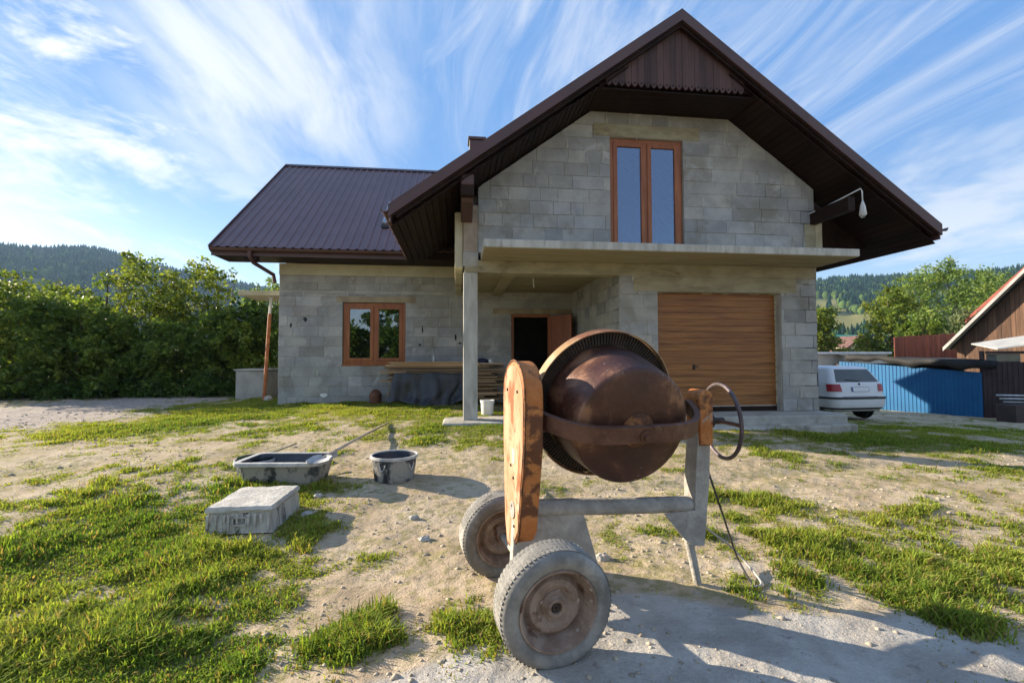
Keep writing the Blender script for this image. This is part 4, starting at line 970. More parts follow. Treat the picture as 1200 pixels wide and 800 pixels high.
# trees on the right, beyond the sheds
RG_ = 'trees behind the sheds'
for lb, px_, py_, Y_, w_, cols_, nl_, sd_, low, base in [
    ('yellow leaved tree beside the garage corner', 962, 360, 36, 4.0, G_YEL, 9000, 21, .05, 0),
    ('round yellow green tree above the blue shed', 1050, 334, 34, 4.8, G_YEL, 12000, 22, .1, 0),
    ('tallest green tree with a bright crown behind the brown fence', 1112, 302, 40, 8.0, G_ASH, 14000, 23, .1, 0),
    ('silver leaved willow over the brown fence', 1130, 362, 31, 4.6, G_PALE, 9000, 24, .1, 0),
    ('green tree half hidden by the barn roof', 1170, 314, 44, 8.0, G_ASH, 11000, 25, .1, 0),
    ('small light green tree next to the brown fence end', 1086, 366, 29, 3.4, G_MID, 7000, 26, .1, 0)]:
    p = place(px_, Y_); tree(lb, 'tree', p, hgt(px_, py_, Y_), w_, cols_, nl_, .24 if Y_ > 33 else .19, sd_, stems=1, nclump=22, lowest=low, group=RG_, r0=.16, shape=.75)
# trees far down the valley on the right and behind the photographer, which the windows mirror
for i, (x, y, h, w, cols_, lb) in enumerate([(-9.3, -18, 4.2, 4.2, G_MID, 'low tree standing across the yard'), (-4.9, -19, 9, 6.0, G_DARK, 'tall dark tree across the yard'), (-14, -20, 4.5, 6, G_MID, 'low wide tree across the yard'), (2.5, -26, 6.5, 7, G_ASH, 'pale green tree across the yard')]):
    tree(lb, 'tree', Vector((x, y, float(gz0(x, y)))), h, w, cols_, 9000, .34, 60+i, nclump=16, lowest=.05, group='trees across the yard')

# ------------------------------------------------------------------ grass
def build_grass():
    r = np.random.default_rng(3); N = 520000
    # candidate tufts, denser near the camera
    d = 1.0+(r.random(N)**1.55)*15.5; half = R_(53); a = YAW+r.uniform(-half, half, N); x = d*np.sin(a); y = d*np.cos(a)
    extra = 60000; x = np.concatenate([x, r.uniform(-4.5, 7.5, extra)]); y = np.concatenate([y, r.uniform(.9, 5.5, extra)])
    g = grass_d(x, y); tt = np.clip((g+.42)/1.32, 0, 1); cov = (tt*tt*(3-2*tt))**1.9
    dist = np.hypot(x, y)
    keep = (cov > .004) & (r.random(len(x)) < cov*np.clip(.28+.035*dist, 0, .85))
    # nothing grows inside the house, on the slab or under the car shed
    keep &= ~((x > -4.35) & (y > YW-.03)) & ~((x > XGL-.05) & (x < 7.1) & (y > 7.40)) & ~((x > -.2) & (x < .9) & (y > 7.9) & (y < 8.7)) & ~((x > .5) & (y > 9.6) & (x < 7))
    x, y, g, dist = x[keep], y[keep], g[keep], dist[keep]; n = len(x)
    nb = 5; ii = np.repeat(np.arange(n), nb)
    big = fbm(x, y, 1.9, 6, 3)
    bx = x[ii]+r.normal(size=n*nb)*.022*(1+dist[ii]*.09); by = y[ii]+r.normal(size=n*nb)*.022*(1+dist[ii]*.09); bz = gz(bx, by)-.008
    gg = np.clip(g, 0, 1.3)[ii]; h = (.016+.044*gg**1.3*np.clip((big[ii]-.30)*3.2, .15, 1.35))*r.uniform(.5, 1.35, n*nb)
    far = np.clip((dist[ii]-5)/6, 0, 1); wd = (.0024+.0015*dist[ii]**.55*.8)*r.uniform(.7, 1.3, n*nb)
    h = h*(1-.25*far)
    an = r.uniform(0, 2*np.pi, n*nb); lean = r.uniform(.15, 1.0, n*nb)*h*1.05; ca, sa = np.cos(an), np.sin(an); pa, pb = -sa, ca
    B = np.stack([bx, by, bz], -1); D = np.stack([ca, sa, np.zeros_like(ca)], -1); Wv = np.stack([pa, pb, np.zeros_like(ca)], -1)*wd[:, None]; up = np.array([[0, 0, 1.0]])
    m = B+D*(lean*.33)[:, None]+up*(h*.62)[:, None]; t = B+D*lean[:, None]+up*(h*(1-.18*lean/np.maximum(h, 1e-4)))[:, None]
    V = np.stack([B-Wv, B+Wv, m+Wv*.75, m-Wv*.75, t], 1).reshape(-1, 3); k = np.arange(n*nb)[:, None]*5
    F1 = k+np.array([[0, 1, 2, 3]]); F2 = k+np.array([[3, 2, 4, 4]])
    hue = np.clip(fbm(bx, by, .8, 1, 3)*1.1-.05+r.normal(size=n*nb)*.16, 0, 1)[:, None]
    c = np.array([[.105, .195, .030]])*(1-hue)+np.array([[.31, .345, .062]])*hue
    dry = (r.random(n*nb) < (.14+.36*np.clip(.6-g[ii], 0, 1)))[:, None]; c = np.where(dry, np.array([[.30, .23, .085]]), c)*r.uniform(.7, 1.3, (n*nb, 1))
    # as triangles plus quads is slower: use quads with a doubled tip
    V = np.concatenate([V, t], 0); tip = np.arange(n*nb)[:, None]+n*nb*5
    F2 = np.concatenate([k+3, k+2, k+4, tip], 1)
    F = np.concatenate([F1, F2], 0); C = np.concatenate([c*.9, c*1.08], 0)
    o = link('grass', fast_mesh('grass', V, F, C, M_grass)); tag(o, 'patchy green and yellowing grass growing in the yard', 'grass', kind='stuff'); print('grass blades', n*nb)
build_grass()
# gravel and crumbs of mortar
def build_gravel():
    r = np.random.default_rng(8); N = 30000
    d = 1.3+(r.random(N)**1.6)*13; a = YAW+r.uniform(-R_(52), R_(52), N); x = d*np.sin(a); y = d*np.cos(a)
    g = grass_d(x, y); gv = blob(_GRV, x, y); cm = fbm(x, y, 1.3, 3, 3); keep = (r.random(N) < np.clip(.18+gv*.8+(cm-.5)*1.2, .03, 1)) & (g < .35) & ~((x > -4.4) & (y > YW)) & ~((x > 0) & (y > 7.4))
    x, y, d = x[keep], y[keep], d[keep]; n = len(x); s = (.0035+.018*r.random(n)**4.5)*(1+.09*d)
    base = np.array([(0, 0, 1), (1, 0, 0), (0, 1, 0), (-1, 0, 0), (0, -1, 0), (0, 0, -.6)], float); fc = np.array([(0, 1, 2), (0, 2, 3), (0, 3, 4), (0, 4, 1), (5, 2, 1), (5, 3, 2), (5, 4, 3), (5, 1, 4)])
    q = base[None]*r.uniform(.6, 1.35, (n, 6, 3))*np.array([1, .85, .62]); an = r.uniform(0, 6.3, n); c, s_ = np.cos(an)[:, None], np.sin(an)[:, None]
    X = q[:, :, 0]*c-q[:, :, 1]*s_; Y = q[:, :, 0]*s_+q[:, :, 1]*c
    V = np.stack([x[:, None]+X*s[:, None], y[:, None]+Y*s[:, None], gz(x, y)[:, None]+.0+q[:, :, 2]*s[:, None]], -1).reshape(-1, 3)
    F = (np.arange(n)[:, None, None]*6+fc[None]).reshape(-1, 3); t = r.uniform(.7, 1.25, (n, 1))*np.array([[.37, .32, .25]]); C = np.repeat(t, 8, axis=0)
    m = surf('stone crumbs', (.9, .9, .9), (1.1, 1.1, 1.1), 20, .9, .2, tint=True, spec=.2)
    o = link('gravel', fast_mesh('gravel', V, F, C, m)); tag(o, 'loose gravel and mortar crumbs on the bare soil', 'gravel', kind='stuff')
build_gravel()
def stone(px_, py_, r, label, flat=.5, seed=1, mat=None):
    rg = random.Random(seed); p = G(px_, py_); mb = MB(); seg, ring = 9, 5; vs = []; 
    for i in range(ring+1):
        for k_ in range(seg):
            th = math.pi*i/ring; ph = 2*math.pi*k_/seg; q = 1+rg.uniform(-.22, .22); vs.append((p.x+r*q*math.sin(th)*math.cos(ph), p.y+r*q*.8*math.sin(th)*math.sin(ph), p.z+r*flat*.35+r*flat*q*math.cos(th)))
    fs = [(i*seg+k_, i*seg+(k_+1) % seg, (i+1)*seg+(k_+1) % seg, (i+1)*seg+k_) for i in range(ring) for k_ in range(seg)]
    mb.add(vs, fs); solo('stone', mb, mat or M_soilpad, label, 'stone', loc=p, bevel=.004)
stone(373, 582, .055, 'pale flat stone beside the long black trough', .45, 1)
stone(314, 470, .13, 'pale mortar lump at the left corner of the house', .8, 2, M_crust)
stone(706, 655, .05, 'grey clod under the middle of the mixer frame', .6, 3)
stone(485, 607, .045, 'small stone in front of the round tub', .5, 4)
stone(497, 632, .05, 'flat crumbling stone on the bare soil before the far wheel', .4, 5)
stone(360, 603, .05, 'small grey stone right of the crusted tub', .5, 6)

# ================================================================== THE CONCRETE MIXER
MO = Vector((.437, 2.12, 0)); MO.z = 0.0; MPHI = R_(9)
mixer = thing('concrete_mixer', 'rusty two wheeled concrete mixer with tilted drum in front of the house', 'concrete mixer', MO, rz=MPHI)
# local frame: u along the beam, v from the near wheel to the far one, w up
e1 = Vector((math.cos(MPHI), math.sin(MPHI), 0)); e2 = Vector((-math.sin(MPHI), math.cos(MPHI), 0))
def mg(u, v): p = MO+e1*u+e2*v; return float(gz(p.x, p.y))
RW, TW = .268, .160
def wheel(v, out, toe):
    """out: direction of the outer face along v"""
    z = mg(0, v)+RW-.012; ax = Vector((toe, out, -.06)).normalized(); c = Vector((0, v, z))
    t = MB(); pr = [(.178, -TW*.40), (.190, -TW*.47), (.225, -TW*.54), (.248, -TW*.50), (.260, -TW*.42), (.2665, -TW*.31), (.268, 0), (.2665, TW*.31), (.260, TW*.42), (.248, TW*.50), (.225, TW*.54), (.190, TW*.47), (.178, TW*.40)]
    t.lathe(pr, c, ax, 72)
    # tread blocks and shoulder lugs
    u = ax.orthogonal().normalized(); w = ax.cross(u)
    for i in range(72):
        a = 2*math.pi*i/72; rd = u*math.cos(a)+w*math.sin(a); tg = ax.cross(rd)
        for h, sk, hw in ((-.046, .3, .014), (-.016, -.3, .012), (.016, .3, .012), (.046, -.3, .014)):
            t.obox(c+rd*.2672+ax*h, (tg+ax*sk).normalized()*0.0078, (ax-tg*sk*.3).normalized()*hw, rd*.0010)
        for s in (): t.obox(c+rd*.2575+ax*s*.074, tg*.0085, ax*.009+rd*-.006*1, (rd+ax*s*.8).normalized()*.0012)
    wp_ = thing_part = bpy.data.objects.new('wheel', None); COL.objects.link(wp_); wp_.parent = mixer; wp_.empty_display_size = .1
    part('tyre', t, M_tyre, wp_, smooth=True, local=True)
    r = MB(); r.lathe([(.178, TW*.42), (.186, TW*.45), (.184, TW*.50), (.176, TW*.49), (.170, TW*.40), (.160, TW*.33), (.153, TW*.10), (.147, TW*.02), (.135, TW*.05), (.120, TW*.17), (.095, TW*.20), (.078, TW*.10), (.062, TW*.08), (.050, TW*.16), (.040, TW*.30), (.032, TW*.31), (.026, TW*.30), (.026, TW*.12), (.0, TW*.12)], c, ax, 56)
    r.lathe([(.0, -TW*.05), (.10, -TW*.05), (.150, -TW*.08), (.160, -TW*.33), (.176, -TW*.49), (.186, -TW*.45), (.178, -TW*.40)], c, ax, 56)
    part('rim', r, M_rim, wp_, smooth=True, local=True)
    b = MB()
    for i in range(4):
        a = i*math.pi/2+.5; rd = u*math.cos(a)+w*math.sin(a); b = MB(); b.lathe([(.0, 0), (.013, 0), (.013, .006), (.007, .008), (.0, .008)], c+rd*.062+ax*TW*.085, ax, 6); part('wheel_bolt', b, M_rim, wp_, local=True)
    hb = MB(); hb.lathe([(.0, TW*.2), (.018, TW*.2), (.018, TW*.26), (.006, TW*.26)], c, ax, 12); part('axle_end', hb, M_teeth, wp_, local=True)
    for i in range(8):
        a = i*math.pi/4+.2; rd = u*math.cos(a)+w*math.sin(a); sb = MB(); sb.obox(c+rd*.108+ax*TW*.19, rd*.011, ax.cross(rd)*.008, ax*.003)
        if i % 2 == 0: b.v += [] 
    part('hub_ring', MB().lathe([(.052, TW*.155), (.058, TW*.16), (.064, TW*.10)], c, ax, 24), M_rim, wp_, local=True)
    return z
za = wheel(0.0, -1, .02); zb = wheel(.95, -1, .03)
zc = (za+zb)/2; VM = .475
fr = MB(); fr.tube([(0, .06, za), (0, .90, zb)], .022, 10); part('axle', fr, M_cement, mixer, local=True, smooth=True)
# plate that carries the beam on the axle
pl = MB(); pl.prism([(-.07, VM-.03, zc-.06), (.47, VM-.03, zc-.12), (.34, VM-.03, .586), (-.05, VM-.03, .605)], (0, .06, 0)); part('axle_plate', pl, M_cement, mixer, local=True, bevel=.008)
bm_ = MB(); bm_.tube([(-.06, VM, .562), (.3, VM, .545), (.7, VM, .515), (1.09, VM, .492)], .048, 14); part('cross_beam', bm_, M_cement, mixer, local=True, smooth=True)
# right hand post, gusset and leg
po = MB(); po.prism([(1.085, VM-.055, .33), (1.165, VM-.055, .33), (1.20, VM-.055, .66), (1.215, VM-.055, 1.02), (1.13, VM-.055, 1.02), (1.098, VM-.055, .66)], (0, .012, 0))
po.prism([(1.085, VM-.043, .33), (1.097, VM-.043, .33), (1.144, VM-.043, 1.02), (1.13, VM-.043, 1.02), (1.098, VM-.043, .66)], (0, .10, 0))
po.prism([(1.153, VM-.043, .33), (1.165, VM-.043, .33), (1.20, VM-.043, .66), (1.215, VM-.043, 1.02), (1.203, VM-.043, 1.02), (1.188, VM-.043, .66)], (0, .10, 0))
part('post', po, M_cement, mixer, local=True, bevel=.004)
gp = MB(); gp.prism([(.87, VM-.062, .47), (1.10, VM-.062, .47), (1.17, VM-.062, .42), (1.15, VM-.062, .25), (1.06, VM-.062, .26), (.985, VM-.062, .33)], (0, .012, 0)); part('gusset_plate', gp, M_cement, mixer, local=True, bevel=.003)
lg = MB(); lg.tube([(1.055, VM-.03, .30), (1.09, VM-.03, .15), (1.125, VM-.03, mg(1.12, VM)-.02)], [.027, .026, .024], 10); part('leg', lg, M_cement, mixer, local=True, smooth=True)
PW = 1.092    # pivot height
uh = MB(); out = []
for a in np.linspace(math.pi*.02, math.pi*.98, 9): out.append((1.170+.05*math.cos(a), VM-.075, PW+.062+.05*math.sin(a)))
uh.prism([(1.215, VM-.075, .86), *out, (1.125, VM-.075, .86)], (0, .14, 0)); part('bearing_head', uh, M_orange, mixer, local=True, bevel=.008)
br = MB()
for zz in (.60, .90): br.lathe([(.0, 0), (.018, 0), (.018, .014), (0, .014)], (1.115, VM-.058, zz), (0, -1, 0), 6)
# motor housing on the left: a tall plate box, rounded on top, tapered below
HU, HT = -.052, .11      # outer face and thickness along u
ho = [(VM+.02, .335), (VM-.095, .46), (VM-.198, .92), (VM-.205, 1.13)]
for a in np.linspace(math.pi, 0, 13): ho.append((VM+.205*math.cos(a), 1.20+.185*math.sin(a)))
ho += [(VM+.205, 1.10), (VM+.205, .92), (VM+.175, .47), (VM+.13, .335)]
hs = MB(); hs.prism([(HU, a, b) for a, b in ho], (HT, 0, 0)); mh = part('motor_housing', hs, M_orange, mixer, local=True, bevel=.012, seg=3)
hf = MB(); cxv = VM; ins_ = [(cxv+(a-cxv)*.955, .75+(b-.75)*.965) for a, b in ho]; hf.prism([(HU-.003, a, b) for a, b in ins_], (.006, 0, 0)); part('cover_plate', hf, M_orangef, mh, local=True, bevel=.002)
rim_o = [(VM+(a-VM)*1.012, .75+(b-.75)*1.008) for a, b in ho]; lp_ = MB(); lp_.tube([(HU+.006, a, b) for a, b in rim_o], .006, 6, closed=True); part('seam_lip', lp_, M_orust, mh, local=True, smooth='all')
for (v_, w_) in ((VM+.03, .80), (VM-.02, .74), (VM+.01, .58), (VM-.03, .48), (VM+.1, 1.22), (VM-.1, 1.22)):
    b = MB(); b.lathe([(.0, 0), (.009, 0), (.008, .006), (0, .007)], (HU-.003, v_, w_), (-1, 0, 0), 8); part('screw', b, M_teeth, mh, local=True)
b = MB(); b.obox((HU-.004, VM-.02, .86), (.001, 0, 0), (0, .026, 0), (0, 0, .04)); part('worn_label', b, M_crust, mh, local=True)
# drum, its axis tilted
TH = R_(14); AX = Vector((0, -math.cos(TH), -math.sin(TH))); DU = .555
PM = Vector((DU, VM, PW))
def dpt(c): return PM+AX*c
dr = MB(); dr.lathe([(.205, -.46), (.212, -.47), (.218, -.46), (.366, -.16), (.372, -.10), (.364, .02), (.348, .15), (.336, .246), (.332, .258), (.322, .267), (.304, .272), (.22, .290), (.11, .306), (.0, .311)], PM, AX, 96)
dr.lathe([(.0, .295), (.29, .26), (.325, .235), (.355, .0), (.360, -.16), (.208, -.458)], PM, AX, 96)
drum = part('drum', dr, M_drum, mixer, local=True, smooth=True)
# shrinks a little to the photographed size
rg_ = MB(); RO = .463
rg_.lathe([(.372, -.110), (.452, -.110), (.455, -.125), (.372, -.125)], PM, AX, 120); gear = part('ring_gear', rg_, M_teeth, drum, local=True, smooth=True)
tt = MB(); u_ = AX.orthogonal().normalized(); w_ = AX.cross(u_)
for i in range(132):
    a = 2*math.pi*i/132; rd = u_*math.cos(a)+w_*math.sin(a); tt.obox(PM+rd*.414+AX*-.106, rd*.036, AX.cross(rd)*.0052, AX*.005)
part('teeth', tt, M_teeth, gear, local=True)
gu_ = MB(); gu_.lathe([(RO-.006, -.150), (RO, -.150), (RO, -.075), (RO-.006, -.075), (RO-.006, -.150)], PM, AX, 120); part('ring_guard', gu_, M_ring, mixer, local=True, smooth=True)
# yoke: flat iron bent round the bottom of the drum
yk = MB(); pts = []
YC = .385
for t in np.linspace(0, 1, 33):
    s = t*2-1; uu = s*.535
    cc_ = YC*(1-abs(s)**4.2)+.0 if abs(s) < .999 else 0
    pts.append(PM+Vector((uu, 0, 0))+AX*cc_)
cr = Vector((1, 0, 0)).cross(AX).normalized()
if cr.z < 0: cr = -cr
vs = []; fs = []; th, hh = .007, .040
for i, p in enumerate(pts):
    tg = (pts[min(i+1, 32)]-pts[max(i-1, 0)]).normalized(); nn = tg.cross(cr).normalized()
    if nn.dot(AX) < 0: nn = -nn
    fl = .022
    vs += [p+nn*th+cr*hh, p+nn*th-cr*hh, p-nn*th-cr*hh, p-nn*th+cr*hh, p-nn*fl+cr*hh, p-nn*fl+cr*(hh+.011), p+nn*(th+.004)+cr*(hh+.011), p+nn*(th+.004)+cr*hh]
for i in range(32):
    a, b = i*8, i*8+8
    for q in ((0, 1), (1, 2), (2, 3), (3, 4), (4, 5), (5, 6), (6, 7), (7, 0)): fs.append((a+q[0], a+q[1], b+q[1], b+q[0]))
fs += [tuple(range(8)), tuple(256+q for q in range(8))[::-1]]
yk.add(vs, fs); yoke = part('yoke', yk, M_yoke, mixer, local=True, smooth=True)
bs = MB(); bs.lathe([(.0, .348), (.075, .330), (.095, .312), (.09, .296)], PM, AX, 32); part('boss', bs, M_orust, drum, local=True, smooth=True)
nb_ = MB(); nb_.lathe([(.034, .38), (.034, .402), (.0, .402)], PM, AX, 24); nb_.lathe([(.019, .402), (.019, .422), (.0, .422)], PM, AX, 6); part('yoke_bolt', nb_, M_yoke, yoke, local=True)
for s in (-1, 1):
    pv = MB(); pv.lathe([(.0, 0), (.040, 0), (.040, .085), (.0, .085)], PM+Vector((s*.515, 0, 0)), (s, 0, 0), 20); part('pivot', pv, M_yoke, mixer, local=True, smooth=True)
pn = MB(); pn.lathe([(.0, 0), (.03, 0), (.045, .05), (.045, .16), (.035, .19), (.0, .19)], (.03, VM-.03, PW-.06), (1, 0, .0), 18); part('pinion', pn, M_teeth, mixer, local=True, smooth=True)
# tilting hand wheel
hw = MB(); HC = Vector((1.335, VM, PW-.095)); HN = Vector((1, -.2, .04)).normalized(); hu = HN.orthogonal().normalized(); hv = HN.cross(hu)
hw.tube([HC+(hu*math.cos(t)+hv*math.sin(t))*.235 for t in np.linspace(0, 2*math.pi, 57)[:-1]], .0125, 10, closed=True); wheel_ = part('hand_wheel', hw, M_wheelrim, mixer, local=True, smooth='all')
sp = MB(); sp.tube([HC-HN*.02, HC+Vector((-.028, -.14, .0)), HC+Vector((-.047, -.232, .0))], .012, 8); part('spoke', sp, M_yoke, wheel_, local=True)
sp = MB(); sp.tube([HC-HN*.02, HC+Vector((.047, .228, .0))], .012, 8); part('spoke', sp, M_yoke, wheel_, local=True)
sh_ = MB(); sh_.tube([(1.21, VM, PW-.09), HC+HN*.015], .022, 10); sh_.lathe([(0, 0), (.05, 0), (.05, .03), (0, .03)], (1.225, VM, PW-.09), (1, 0, 0), 16); part('shaft', sh_, M_teeth, wheel_, local=True)
# power lead from the post to the ground
cb = MB(); P0 = MO+e1*1.20+e2*(VM-.01)+Vector((0, 0, .75))
g1 = G(866, 668); g2 = G(884, 690); g3 = G(892, 684); g4 = G(872, 664)
cbl = thing('power_cable', 'thin black power cable trailing from the mixer post to the ground', 'cable', g1)
def bez(P, n=14):
    o = []
    for i in range(len(P)-1):
        a, b = P[i], P[i+1]; pa = P[i-1] if i else a; nb2 = P[i+2] if i+2 < len(P) else b
        for k_ in range(n):
            t = k_/n; o.append(.5*((2*a)+(b-pa)*t+(2*pa-5*a+4*b-nb2)*t*t+(3*a-pa-3*b+nb2)*t**3))
    return o+[P[-1]]
up = Vector((0, 0, .012))
cb.tube(bez([P0, P0+Vector((.06, -.02, -.20)), P0.lerp(g1, .6)+Vector((.02, 0, -.03)), g1+up+Vector((0, 0, .05)), g2+up]), .0065, 6); part('lead', cb, M_cable, cbl, smooth='all')
cb = MB(); cb.tube(bez([g2+up, g3+up, g4+up+Vector((0, 0, .03)), P0.lerp(g4, .72)+Vector((-.02, .02, -.05)), P0+Vector((-.01, .04, -.38)), P0+Vector((0, .05, -.2))]), .0075, 6); part('return_lead', cb, M_cablep, cbl, smooth='all', label='dust covered pale length of the lead')

# ================================================================== TUBS AND TOOLS IN THE YARD
def rect_ring(pts): return [Vector(p) for p in pts]
def frustum_tub(mb_out, mb_in, mb_rim, bot, top, H, wall=.02, rimw=.03, rimh=.025, rc=.18):
    """rounded-corner trough: bot/top (half length, half width) in a local frame, open at the top"""
    def loop(hx, hy, z, n=5):
        r = min(hx, hy)*rc*2; o = []
        for cx, cy, a0 in ((hx-r, hy-r, 0), (-hx+r, hy-r, 90), (-hx+r, -hy+r, 180), (hx-r, -hy+r, 270)):
            for i in range(n): a = R_(a0+90*i/(n-1)); o.append((cx+r*math.cos(a), cy+r*math.sin(a), z))
        return o
    def stack(mb, loops, capb=False, capt=False):
        n = len(loops[0]); v = [p for l in loops for p in l]; f = []
        for i in range(len(loops)-1):
            for k_ in range(n): f.append((i*n+k_, i*n+(k_+1) % n, (i+1)*n+(k_+1) % n, (i+1)*n+k_))
        if capb: f.append(tuple(range(n))[::-1])
        if capt: f.append(tuple((len(loops)-1)*n+k_ for k_ in range(n)))
        mb.add(v, f)
    stack(mb_out, [loop(*bot, 0), loop(*top, H)], capb=True)
    it = (top[0]-wall, top[1]-wall); ib = (bot[0]-wall, bot[1]-wall)
    stack(mb_in, [loop(*it, H), loop(*ib, .015)], capt=True)
    stack(mb_rim, [loop(it[0], it[1], H+.002), loop(it[0]-.002, it[1]-.002, H+rimh*.5), loop(top[0]+rimw, top[1]+rimw, H+rimh*.5), loop(top[0]+rimw+.004, top[1]+rimw+.004, H), loop(top[0]+rimw, top[1]+rimw, H-rimh), loop(top[0]+.001, top[1]+.001, H-rimh)])
    return stack, loop
def ground_frame(pa, pb):
    """ground points seen at two places -> origin, direction angle, distance"""
    a, b = G(*pa), G(*pb); d = b-a; return a, b, math.atan2(d.y, d.x), d.length
# long black trough
a, b, ang, ln = ground_frame((281, 571), (366, 571)); dirv = Vector((math.cos(ang), math.sin(ang), 0)); side = Vector((-dirv.y, dirv.x, 0)); WT = .50
c = (a+b)/2+side*WT*.5; c.z = float(gz(c.x, c.y))-.005
tr = thing('trough', 'long black mortar trough with cement streaks and a shovel in it', 'trough', c, rz=ang)
mo, mi, mr = MB(), MB(), MB(); HT_ = .235; frustum_tub(mo, mi, mr, (ln*.5, WT*.42), (ln*.5+.055, WT*.42+.05), HT_, rc=.14)
part('shell', mo, M_tub, tr, local=True, smooth=True); part('inside', mi, M_tubin, tr, local=True, smooth=True); part('rim', mr, M_rimc, tr, local=True, smooth=True)
TRL = c+dirv*(ln*.5+.0); TRC = c
# shovel leaning in it
blade = TRC+dirv*(ln*.30)+Vector((0, 0, .13)); edge = TRC+dirv*(ln*.5+.05)+side*.02+Vector((0, 0, HT_+.03)); tip = atY(455.5, 494.5, 7.6); 
pd = (edge-blade).normalized(); tipr = G(455, 497); tp = tipr+Vector((0, 0, .025))
shv = thing('shovel', 'long handled shovel lying across the trough with its handle to the house', 'shovel', edge)
mb = MB(); mb.tube([edge-(tp-edge).normalized()*.12, edge.lerp(tp, .5)+Vector((0, 0, .01)), tp], [.019, .018, .017], 8); part('handle', mb, M_handle, shv, smooth='all')
d_ = (tp-edge).normalized(); s_ = d_.cross(Vector((0, 0, 1))).normalized(); n_ = s_.cross(d_); bb = edge-d_*.10
mb = MB(); L_ = [(0, .03), (.04, .10), (.20, .115), (.27, .07), (.29, 0)]; vs = []
for q, w in L_:
    for t in (-1, -.5, 0, .5, 1): vs.append(bb-d_*q+s_*w*t+n_*(.03*t*t-.12*q)+Vector((0, 0, 0)))
vs2 = [v-n_*.004 for v in vs]; f = []
for i in range(4):
    for k_ in range(4): q = i*5+k_; f += [(q, q+1, q+6, q+5), (q+25, q+30, q+31, q+26)]
for i in range(4): f += [(i*5, i*5+5, i*5+30, i*5+25), (i*5+4, i*5+29, i*5+34, i*5+9)]
for k_ in range(4): f += [(k_, k_+25, k_+26, k_+1)]
mb.add(vs+vs2, f); part('blade', mb, M_rimc, shv)
# cement covered upturned tub
fl, frr, aa, l2 = ground_frame((240, 628), (318.5, 624.5)); dirv = Vector((math.cos(aa), math.sin(aa), 0)); side = Vector((-dirv.y, dirv.x, 0)); dep = .60
c = (fl+frr)/2+side*dep*.5; c.z = float(gz(c.x, c.y))-.01
ut = thing('upturned_tub', 'upturned rectangular tub covered in pale dried cement', 'tub', c, rz=aa)
H2 = .215; hx, hy = l2*.5, dep*.5; mb = MB()
def lp(hx, hy, z, jit=0): 
    o = []; n = 9; rg = random.Random(int(z*1000)+3)
    P = [(-hx, -hy), (hx, -hy), (hx, hy), (-hx, hy)]
    for i in range(4):
        p, q = P[i], P[(i+1) % 4]
        for k_ in range(n): t = k_/n; o.append((p[0]+(q[0]-p[0])*t+rg.uniform(-jit, jit), p[1]+(q[1]-p[1])*t+rg.uniform(-jit, jit), z+rg.uniform(-jit, jit)*.8))
    return o
loops = [lp(hx+.012, hy+.012, .02, .004), lp(hx+.004, hy+.004, .03, .003), lp(hx-.004, hy-.004, H2*.5, .003), lp(hx-.012, hy-.012, H2-.03, .003)]
n = len(loops[0]); v = [p for l in loops for p in l]; f = [(i*n+k_, i*n+(k_+1) % n, (i+1)*n+(k_+1) % n, (i+1)*n+k_) for i in range(3) for k_ in range(n)]; f.append(tuple(range(n))[::-1]); mb.add(v, f)
part('shell', mb, M_crustside, ut, local=True)
mb = MB(); loops = [lp(hx-.002, hy-.002, H2-.035, .006), lp(hx+.004, hy+.004, H2-.015, .004), lp(hx-.010, hy-.010, H2+.008, .004), lp(hx*.6, hy*.6, H2+.012, .004), lp(hx*.2, hy*.2, H2+.006, .003)]
v = [p for l in loops for p in l]; f = [(i*n+k_, i*n+(k_+1) % n, (i+1)*n+(k_+1) % n, (i+1)*n+k_) for i in range(4) for k_ in range(n)]; f.append(tuple(4*n+k_ for k_ in range(n))); f.append(tuple(range(n))[::-1]); mb.add(v, f)
part('cement_crust', mb, M_crust, ut, local=True, smooth=True)
mb = MB()
for (x0, x1, z0, z1) in ((.0, .11, H2-.075, H2-.068), (.0, .11, H2-.135, H2-.127), (.0, .008, H2-.135, H2-.068), (.102, .11, H2-.135, H2-.068)): mb.box(x0-.045, x1-.045, -hy-.016, -hy-.004, z0, z1)
part('handle_rim', mb, M_crust, ut, local=True)
mb = MB()
for i in range(3): mb.box(-.03+i*.027, -.014+i*.027, -hy-.0075, -hy-.003, H2-.122, H2-.088)
part('handle_slots', mb, M_tub, ut, local=True)
mb = MB(); rg = random.Random(3)
for i in range(9):
    x = -hx+.03+(2*hx-.06)*i/8+rg.uniform(-.02, .02); h = rg.uniform(.05, .14); mb.prism([(x-.012, -hy-.014, H2-.05), (x+.012, -hy-.014, H2-.05), (x+.006, -hy-.016, H2-.05-h), (x-.006, -hy-.016, H2-.05-h)], (0, .012, 0)); part('cement_drip', mb, M_crust, ut, local=True, bevel=.003); mb = MB()
